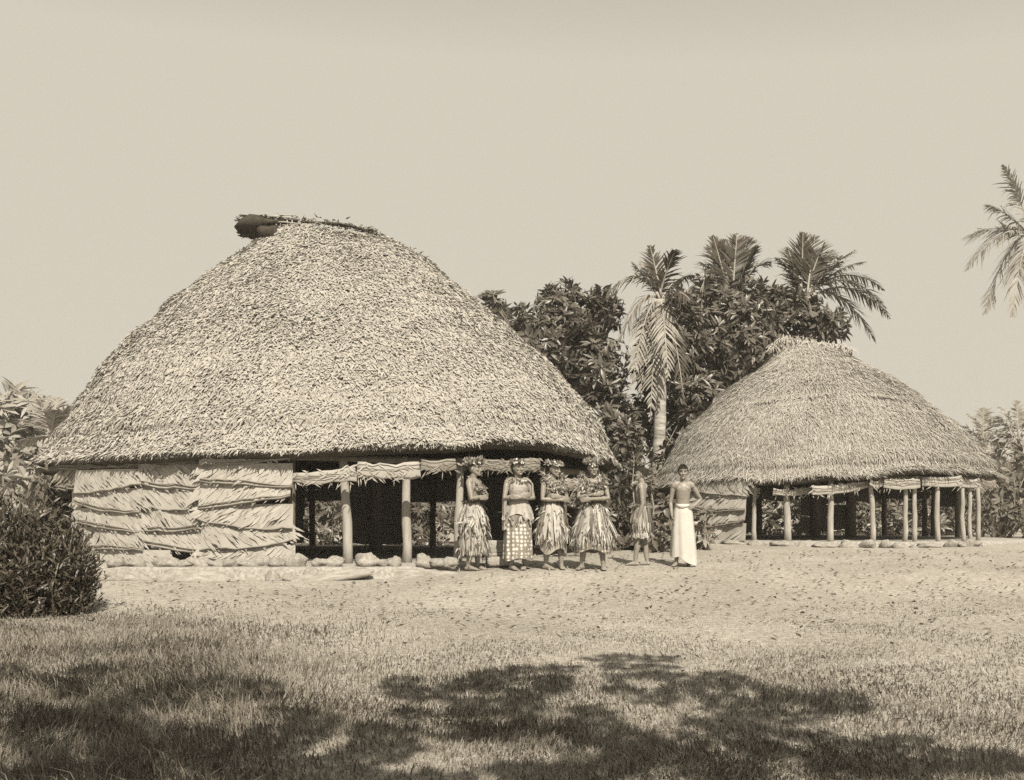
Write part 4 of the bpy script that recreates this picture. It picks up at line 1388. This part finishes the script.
def hair_cap(body, hx, full=1.0, back=0.0, short=False):
    b = MB()
    seg, nv = 36, 16
    G = np.zeros((seg, nv, 3))
    for i in range(seg):
        th = i / seg * 2 * math.pi
        for j in range(nv):
            ph = j / (nv - 1)
            # hairline: low at the back, high over the brow
            front = -math.sin(th)
            low = .164 if front > .3 else (.155 + (.045 if short else .03) * -1.0 * sstep(.3, -.2, front) - .06 * sstep(-.2, -.9, front))
            z = low + (.222 - low) * math.sin(ph * math.pi / 2)
            r = math.sqrt(max(0, 1 - ((z - .12) / .108) ** 2)) if z > .12 else 1 - (.12 - z) * 1.2
            r = max(r, .0)
            nz = 1 + .10 * mnoise.noise(Vector((math.cos(th) * 5, math.sin(th) * 5, z * 40)))
            G[i, j] = (.082 * r * math.cos(th) * full * nz, .004 + (.104 + back * max(0, math.sin(th))) * r * math.sin(th) * full * nz, z)
    V = hx(G.reshape(-1, 3)).reshape(G.shape)
    b.grid(V, M['hair'], closed_u=True)
    # loose curls give it thickness and a soft outline
    n = 900
    ii = rng.integers(0, seg, n); jj = rng.integers(0, nv - 1, n)
    st = G[ii, jj]; ctr = np.array([0, .01, .12])
    D = unit(st - ctr + rng.normal(0, .05, (n, 3)))
    st2 = hx(st); D2 = hx(st + D) - st2
    b.leaves(st2, D2, rand_dirs(n), rng.uniform(.012, .03, n) * (.6 if short else 1), .008, M['hair'], .1, .2)
    return part(b, 'hair', body, True)


def wreath(body, hx, n=260, tall=.05, m='wreath', flowers=60, tilt=0.0, spike=.5):
    b = MB()
    th = rng.uniform(0, 6.28, n)
    base = np.stack([.085 * np.cos(th), .008 + .108 * np.sin(th), .178 + tilt * np.sin(th) + rng.normal(0, .012, n)], 1)
    out = np.stack([np.cos(th), np.sin(th), np.zeros(n)], 1)
    D = out * rng.uniform(.2, 1, n)[:, None] + np.array([0, 0, spike]) * rng.uniform(0, 2, n)[:, None] + rng.normal(0, .35, (n, 3))
    st = hx(base); D2 = hx(base + D) - st
    b.leaves(st, D2, rand_dirs(n) + (hx(base + out) - st) * .8, rng.uniform(.5, 1.2, n) * tall, rng.uniform(.018, .032, n), M[m], .2, .15)
    th = rng.uniform(0, 6.28, flowers)
    for t in th:
        c = np.array([.10 * math.cos(t), .008 + .122 * math.sin(t), .182 + tilt * math.sin(t) + random.gauss(0, .018)])
        k = 5; a = np.arange(k) * 1.2566 + t
        o = np.array([math.cos(t), math.sin(t), .35]); s1 = np.array([-math.sin(t), math.cos(t), 0]); s2 = np.cross(o, s1)
        D = s1 * np.cos(a)[:, None] + s2 * np.sin(a)[:, None] + o * .5
        cc = np.tile(c, (k, 1)); st = hx(cc); D2 = hx(cc + D) - st
        b.leaves(st, D2, np.tile(hx(np.array([o]))[0] - hx(np.zeros((1, 3)))[0], (k, 1)), .022, .013, M['flower'], .2, .2)
    ring = [hx(np.array([[.086 * math.cos(t), .008 + .108 * math.sin(t), .178 + tilt * math.sin(t)]]))[0] for t in np.linspace(0, 2 * math.pi, 25)]
    b.tube(ring, .016, M['dark_leaf'], 6, cap=False)
    return part(b, 'head_wreath', body)


def leaf_skirt(body, name, n, z0, z1, r0, r1, width, m, jit=.12, flare=1.6, cy=.01, th_range=(0, 2 * math.pi), zjit=.03, kick=.0, layers=.015, dark=.14, shag=0):
    b = MB()
    th = rng.uniform(*th_range, n)
    k = 6
    C = np.zeros((n, k, 3)); S = np.zeros_like(C); Wd = np.zeros((n, k))
    ln = 1 - rng.uniform(0, jit, n); dth = rng.normal(0, .07, n)
    tw = rng.normal(0, .5, n); rad = 1 + rng.uniform(0, layers * 6, n)
    z00 = z0 + rng.normal(0, zjit * .3, n)
    wj = rng.uniform(.6, 1.35, n) * width
    for j in range(k):
        f = j / (k - 1)
        t = th + dth * f + .03 * np.sin(f * 5 + th * 7)
        rx = (r0[0] + (r1[0] - r0[0]) * f ** (1 / flare)) * (1 + (rad - 1) * f + .0) + kick * f ** 3
        ry = (r0[1] + (r1[1] - r0[1]) * f ** (1 / flare)) * (1 + (rad - 1) * f) + kick * f ** 3
        C[:, j] = np.stack([rx * np.cos(t), cy + ry * np.sin(t), z00 + (z1 - z00) * f * ln], 1)
        a = t + tw * f
        S[:, j] = np.stack([-np.sin(a), np.cos(a), np.zeros(n)], 1)
        Wd[:, j] = wj * (1.0 if j < k - 1 else .25) * (.8 + .4 * math.sin(f * 3))
    dk = rng.random(n) < dark
    b.ribbons(C[~dk], S[~dk], Wd[~dk], M[m])
    if dk.any():
        b.ribbons(C[dk], S[dk], Wd[dk], M['dark_leaf'])
    if shag:
        i = rng.integers(0, n, shag); j = rng.integers(0, k - 1, shag); w = rng.random((shag, 1))
        st = C[i, j] * (1 - w) + C[i, j + 1] * w
        out = unit(st * [1, 1, 0])
        b.leaves(st + out * .012, np.array([0, 0, -1.0]) + rng.normal(0, .35, (shag, 3)) + out * .25, out + rng.normal(0, .4, (shag, 3)), rng.uniform(.05, .16, shag), rng.uniform(.015, .032, shag), M[m], .2, .2)
        q = shag // 3
        b.leaves(st[:q] + out[:q] * .02, np.array([0, 0, -1.0]) + rng.normal(0, .45, (q, 3)) + out[:q] * .2, out[:q] + rng.normal(0, .4, (q, 3)), rng.uniform(.05, .13, q), .024, M['dark_leaf'], .2, .2)
    return b


def cloth(rings, fold, k, m, seg=72, phase=0.0, th0=0, th1=None, b=None, hem=0.0, drop=None):
    """draped cloth: rings (z, rx, ry, cx, cy, fold factor)"""
    b = b or MB()
    closed = th1 is None
    th = np.linspace(th0, 2 * math.pi if closed else th1, seg, endpoint=not closed)
    R_ = np.array([list(r) + [0] * (6 - len(r)) for r in rings], float)
    t = np.linspace(0, len(rings) - 1, len(rings) * 4)
    rr = np.stack([np.interp(t, np.arange(len(rings)), R_[:, c]) for c in range(6)], 1)
    G = np.zeros((seg, len(t), 3))
    for j, (z, rx, ry, cx, cy, ff) in enumerate(rr):
        fo = 1 + fold * ff * (np.sin(k * th + phase + .8 * np.sin(2 * th)) + .5 * np.sin((k * 1.7) // 1 * th + 1.3 + z * 2))
        zz_ = z + (hem * np.sin(3 * th + phase) * (j / len(t)) if hem else 0)
        zz_ = np.full(seg, z) + zz_ - z
        if drop:
            zz_ = zz_ - drop[1] * sstep(.2, .95, np.cos(th - drop[0])) * (j / len(t)) ** 2
        G[:, j] = np.stack([cx + rx * fo * np.cos(th), cy + ry * fo * np.sin(th), zz_], 1)
    b.grid(G, m, closed_u=closed)
    return b


def garland(body, n, m, loop, leaf, wid, name='leaf_garland', thick=.035, flowers=0):
    b = MB()
    L = np.array(loop, float); k = len(L)
    f = rng.uniform(0, k - 1.001, n); i0 = f.astype(int); w = (f - i0)[:, None]
    st = L[i0] * (1 - w) + L[i0 + 1] * w
    tan = unit(L[i0 + 1] - L[i0])
    out = unit(st - np.array([0, .03, 1.2]) + 1e-6)
    st = st + rng.normal(0, thick, (n, 3)) * [1, .5, 1]
    D = out * rng.uniform(.1, .9, n)[:, None] + rng.normal(0, .6, (n, 3)) + [0, -.1, -.1]
    b.leaves(st, D, out + rng.normal(0, .4, (n, 3)), rng.uniform(.6, 1.3, n) * leaf, rng.uniform(.7, 1.2, n) * wid, M[m], .2, .2)
    b.tube(L, .012, M['dark_leaf'], 6)
    return part(b, name, body)


def z_ground(x, y):
    return float(gz(x, y))


def place(px, d, plat=False):
    x = (px - HX) / F * d
    return (x, d, PZ + .012 if plat else z_ground(x, d))


# 1 - woman in profile by the post
pos = place(474, 15.1)
bd, hx, Rh = make_person(pos, 1.60, R(66), 'woman in a two-tiered leaf skirt, arms folded, turned to the right beside a house post', head_yaw=R(4), arms=FOLDED, feet=((-.075, .04, .05), (.08, -.03, -.15)))
hair_cap(bd, hx, 1.10, .05); wreath(bd, hx, 300, .085, tilt=-.02, spike=1.1, flowers=36)
sk = leaf_skirt(bd, 'leaf_skirt', 230, .90, .20, (.165, .135), (.20, .20), .030, 'skirt_brown', .14, 1.8, shag=360)
cloth([(.97, .14, .11), (.85, .175, .14), (.5, .18, .165, 0, .01, .6), (.24, .19, .18, 0, .01, 1)], .04, 9, M['print'], b=sk)
part(sk, 'leaf_skirt', bd)
sk = leaf_skirt(bd, 'skirt_flounce', 120, 1.0, .54, (.145, .11), (.205, .20), .05, 'skirt', .3, 1.5, kick=.02, shag=120)
part(sk, 'skirt_flounce', bd)
garland(bd, 120, 'dark_leaf', [(.16 * math.cos(a), .01 + .13 * math.sin(a), 1.0 + .008 * math.sin(5 * a)) for a in np.linspace(0, 6.28, 30)], .05, .025, 'waist_garland', .012)
garland(bd, 260, 'lei', [(.09 * math.cos(a), .01 - .12 * (1 - math.sin(a)) * .5 + .05 * math.sin(a), 1.345 - .09 * (1 - math.sin(a))) for a in np.linspace(-.2 + math.pi / 2, 2 * math.pi + math.pi / 2 - .2, 30)], .055, .028, 'leaf_garland', .012)

# 2 - woman with a pale cape and spotted wrap
pos = place(518, 15.1)
bd, hx, Rh = make_person(pos, 1.60, R(12), 'woman in a pale shoulder cape and long spotted wrap, arms folded', head_yaw=R(16), arms=FOLDED, feet=((-.10, -.03, .25), (.10, .0, -.35)))
hair_cap(bd, hx, 1.08, .02); wreath(bd, hx, 240, .055, spike=.7, flowers=30)
cl = cloth([(1.0, .135, .105), (.93, .168, .135, 0, .0, .4), (.80, .195, .165, 0, .0, .7), (.5, .205, .18, 0, .005, 1), (.2, .215, .19, 0, .005, 1.3), (.15, .213, .19, 0, .005, 1.4)], .035, 9, M['dots'], hem=.02)
part(cl, 'spotted_wrap', bd, True)
cl = cloth([(1.035, .135, .11), (1.0, .148, .125, 0, 0, .3), (.93, .182, .155, 0, 0, .7), (.85, .205, .175, 0, 0, 1.1), (.77, .225, .195, 0, 0, 1.4)], .05, 11, M['cream'], phase=.7, hem=.05)
part(cl, 'white_peplum', bd, True)
sk = leaf_skirt(bd, 'wrap_fringe', 90, .83, .64, (.21, .18), (.225, .20), .035, 'skirt_brown', .5, 1.2); part(sk, 'leaf_fringe', bd)
bo = cloth([(1.045, .132, .108), (1.10, .142, .136), (1.16, .152, .154), (1.22, .160, .154), (1.28, .160, .11), (1.315, .14, .09)], .012, 9, M['cream'], b=None)
part(bo, 'bodice', bd, True)
# cape over both shoulders, hanging behind and down its right-hand side
cl = MB()
seg, nv = 60, 16
G = np.zeros((seg, nv, 3))
for i in range(seg):
    th = -.62 + (math.pi + 1.24) * i / (seg - 1)       # round the back, both front edges open
    for j in range(nv):
        f = j / (nv - 1)
        rr = .075 + .15 * min(1, f * 3.2) ** .7
        low = 1.12 if th < .9 else (.60 if math.cos(th) < -.2 else .85)
        z = 1.352 - (1.352 - low) * f - .02 * min(1, f * 3)
        fo = 1 + .035 * f * math.sin(15 * th)
        G[i, j] = (rr * 1.02 * math.cos(th) * fo, .015 + rr * .72 * math.sin(th) * fo - .02 * f, z + .012 * f * math.sin(9 * th))
cl.grid(G, M['cream'])
part(cl, 'shoulder_cape', bd, True)
garland(bd, 420, 'dark_leaf', [(.115 * math.cos(a), .01 + .10 * math.sin(a), 1.285 + .03 * math.sin(a)) for a in np.linspace(0, 6.28, 30)], .065, .028, 'leaf_collar', .016)

# 3 - woman with a big garland, turned a little right
pos = place(553, 15.15)
bd, hx, Rh = make_person(pos, 1.58, R(34), 'wreathed woman in bulky garland and ragged skirt, third of the four from the left', head_yaw=R(20), head_pitch=R(8), arms=FOLD_LOW, feet=((-.10, .03, .2), (.12, -.06, -.45)))
hair_cap(bd, hx, 1.06, .02); wreath(bd, hx, 280, .06, m='lei', spike=.8, flowers=46)
LEI = lambda dz, rx=.125: [(rx * math.cos(a), -.015 + (.13 if math.sin(a) < 0 else .085) * math.sin(a), 1.335 + .015 * math.sin(a) - dz * max(0, -math.sin(a)) ** 1.5) for a in np.linspace(0, 6.28, 40)]
garland(bd, 460, 'lei', LEI(.12), .08, .036, 'leaf_garland', .03)
sk = leaf_skirt(bd, 'leaf_skirt', 210, 1.0, .36, (.145, .115), (.255, .235), .036, 'skirt', .3, 1.5, shag=260)
cloth([(1.0, .135, .105), (.85, .175, .145), (.55, .195, .175, 0, 0, .6), (.27, .20, .18, 0, 0, 1)], .05, 7, M['grey_cloth'], b=sk, hem=.05)
part(sk, 'leaf_skirt', bd)
garland(bd, 160, 'dark_leaf', [(.15 * math.cos(a), .005 + .12 * math.sin(a), 1.0) for a in np.linspace(0, 6.28, 30)], .06, .03, 'waist_garland', .014)
b = MB(); n = 60
st = np.array([[.235, -.16, .98]]) + rng.normal(0, .035, (n, 3)); b.leaves(st, np.array([[.35, -.2, .6]]) + rng.normal(0, .45, (n, 3)), rand_dirs(n), rng.uniform(.07, .14, n), .035, M['lei'], .2, .2)
b.tube([(.19, -.14, 1.02), (.235, -.16, .98), (.27, -.18, .9)], .008, M['dark_leaf'], 5)
part(b, 'leaf_spray', bd)

# 4 - woman at the right of the row
pos = place(593, 15.08)
bd, hx, Rh = make_person(pos, 1.60, R(-8), 'wreathed woman with thick leaf garland and wide flared skirt, rightmost of the four', head_yaw=R(17), head_pitch=R(3), arms=FOLD_HIGH, feet=((-.16, -.02, -.35), (.15, -.02, .15)))
hair_cap(bd, hx, 1.08, .02); wreath(bd, hx, 330, .085, spike=.9, flowers=44)
garland(bd, 520, 'lei', LEI(.13, .14), .08, .036, 'leaf_garland', .032)
sk = leaf_skirt(bd, 'leaf_skirt', 260, 1.0, .33, (.145, .115), (.285, .24), .030, 'skirt', .3, 1.25, kick=.02, shag=300)
cloth([(1.0, .135, .105), (.85, .185, .15), (.55, .24, .19, 0, 0, .6), (.27, .275, .21, 0, 0, 1)], .04, 8, M['print'], b=sk, hem=.04)
part(sk, 'leaf_skirt', bd)
garland(bd, 200, 'dark_leaf', [(.15 * math.cos(a), .005 + .12 * math.sin(a), .985) for a in np.linspace(0, 6.28, 30)], .075, .03, 'waist_garland', .016)
sk = leaf_skirt(bd, 'skirt_side', 26, .8, .47, (.20, .16), (.34, .27), .045, 'skirt', .15, 1.2, th_range=(-.5, .35)); part(sk, 'skirt_flounce', bd)

# 5 - youth seen from the side
HANG = (((-.168, .01, 1.268), (-.205, .03, 1.00), (-.195, -.04, .775), (.05, -.25, -1), (1, 0, 0), 1, .45),
        ((.168, .01, 1.268), (.205, .03, 1.00), (.195, -.05, .775), (-.05, -.25, -1), (-1, 0, 0), -1, .45))
pos = place(641, 15.75)
bd, hx, Rh = make_person(pos, 1.50, R(-98), 'bare-chested youth in a short leaf-hung wrap, seen from the side facing left', head_yaw=R(2), arms=HANG, female=False, skin='skin_dark', feet=((-.07, .09, .0), (.07, -.11, .0)), slim=.95)
hair_cap(bd, hx, 1.06, .01, short=True)
cl = cloth([(1.0, .13, .105), (.92, .16, .135, 0, .005, .4), (.75, .178, .165, 0, 0, 1), (.55, .182, .17, 0, 0, 1.2), (.46, .186, .172, 0, 0, 1.3)], .035, 8, M['print'], hem=.02)
part(cl, 'short_wrap', bd, True)
sk = leaf_skirt(bd, 'leaf_fringe', 110, .99, .50, (.145, .12), (.195, .185), .03, 'skirt_brown', .45, 1.4, dark=.45); part(sk, 'leaf_fringe', bd)
sk = leaf_skirt(bd, 'hem_fringe', 130, .53, .43, (.195, .18), (.215, .20), .03, 'skirt_brown', .4, 1.0); part(sk, 'hem_fringe', bd)
garland(bd, 110, 'lei', [(.155 * math.cos(a), .005 + .13 * math.sin(a), .99) for a in np.linspace(0, 6.28, 30)], .07, .03, 'waist_garland', .016)

# 6 - boy in the white wrap, left hand on his hip
AK = (((-.168, .01, 1.268), (-.215, .02, 1.01), (-.20, -.06, .80), (.08, -.2, -1), (1, 0, 0), 1, .5),
      ((.168, .01, 1.268), (.315, .055, 1.06), (.185, -.045, .955), (-.75, -.55, -.25), (-.3, .8, 0), -1, .7))
pos = place(683, 15.6)
bd, hx, Rh = make_person(pos, 1.53, R(-4), 'bare-chested boy in a long white waist wrap, one hand on his hip', head_yaw=R(-2), head_pitch=R(2), arms=AK, female=False, feet=((-.12, -.05, -.45), (.10, .0, .25)), slim=.92)
hair_cap(bd, hx, 1.05, .01, short=True)
cl = cloth([(.985, .125, .10), (.97, .14, .118, 0, 0, .3), (.93, .15, .128, 0, 0, .5), (.84, .175, .145, 0, 0, .6), (.6, .20, .165, 0, 0, .9), (.3, .222, .18, .01, 0, 1.1), (.16, .232, .185, .012, 0, 1.2)], .036, 7, M['white'], hem=.02, drop=(-.75, .13))
part(cl, 'white_wrap', bd, True)
b = MB()
b.tube([(-.13, -.06, .975), (-.08, -.115, .955), (-.02, -.135, .945), (.04, -.13, .955), (.10, -.10, .97)], [(.012, .02), (.018, .028), (.022, .032), (.016, .026), (.012, .02)], M['white'], 8)
part(b, 'cloth_knot', bd, True)

# ------------------------------------------------------------------ light, sky, air, camera
w = bpy.data.worlds.new('World'); scn.world = w; w.use_nodes = True
nt = w.node_tree; bg = nt.nodes['Background']
sky = nt.nodes.new('ShaderNodeTexSky'); sky.sky_type = 'NISHITA'; sky.sun_disc = False
sky.sun_elevation = SUN_EL; sky.sun_rotation = math.atan2(TOSUN[0], TOSUN[1])
sky.dust_density = 4.0; sky.air_density = 1.0
bw = nt.nodes.new('ShaderNodeRGBToBW'); nt.links.new(sky.outputs[0], bw.inputs[0])
gm = nt.nodes.new('ShaderNodeMath'); gm.operation = 'POWER'; gm.inputs[1].default_value = 1.42
mn = nt.nodes.new('ShaderNodeMath'); mn.operation = 'MINIMUM'; mn.inputs[1].default_value = 1.95      # an even, pale tropical sky
nt.links.new(bw.outputs[0], mn.inputs[0]); nt.links.new(mn.outputs[0], gm.inputs[0])
mx = nt.nodes.new('ShaderNodeMix'); mx.data_type = 'RGBA'; mx.blend_type = 'MULTIPLY'; mx.inputs[0].default_value = 1
nt.links.new(gm.outputs[0], mx.inputs[6]); mx.inputs[7].default_value = (1.0, .921, .768, 1)
nt.links.new(mx.outputs[2], bg.inputs['Color']); bg.inputs['Strength'].default_value = .15

sl = bpy.data.lights.new('sun', 'SUN'); sl.energy = 4.2; sl.angle = R(.5); sl.color = (1, .921, .768)
so = bpy.data.objects.new('sun', sl); COL.objects.link(so)
so.rotation_euler = Vector(TOSUN).to_track_quat('Z', 'Y').to_euler(); so.location = (10, -17, 20)

HAZE = .0013
if HAZE:
    b = MB(); b.box((-256, -256, -2.2), (256, 256, 12.5), None)
    b.mats = []
    me = bpy.data.meshes.new('haze')
    me.from_pydata([tuple(v) for v in b.V[0]], [], [tuple(int(i) for i in q) for q in b.T4[0]])
    hm = bpy.data.materials.new('haze'); hm.use_nodes = True
    hn = hm.node_tree; hn.nodes.remove(hn.nodes['Principled BSDF'])
    pv = hn.nodes.new('ShaderNodeVolumePrincipled'); pv.inputs['Color'].default_value = (.95, .93, .88, 1); pv.inputs['Density'].default_value = HAZE
    hn.links.new(pv.outputs[0], hn.nodes['Material Output'].inputs['Volume'])
    me.materials.append(hm)
    ho = bpy.data.objects.new('haze', me); COL.objects.link(ho); tag(ho, kind='stuff')

cd = bpy.data.cameras.new('camera'); cd.sensor_width = 36; cd.lens = 36 * F / 1024
cd.shift_y = (HY - 390) / 1024; cd.clip_end = 1000; cd.clip_start = .1
co = bpy.data.objects.new('camera', cd); COL.objects.link(co)
co.location = (0, 0, CAMZ); co.rotation_euler = (R(90), 0, 0)
scn.camera = co

scn.view_settings.view_transform = 'Standard'; scn.view_settings.look = 'None'
scn.view_settings.exposure = .76; scn.view_settings.gamma = 1
scn.render.engine = 'CYCLES'
scn.cycles.use_denoising = False
scn.cycles.max_bounces = 6; scn.cycles.diffuse_bounces = 3; scn.cycles.glossy_bounces = 2; scn.cycles.transmission_bounces = 3; scn.cycles.volume_bounces = 0
scn.cycles.transparent_max_bounces = 6
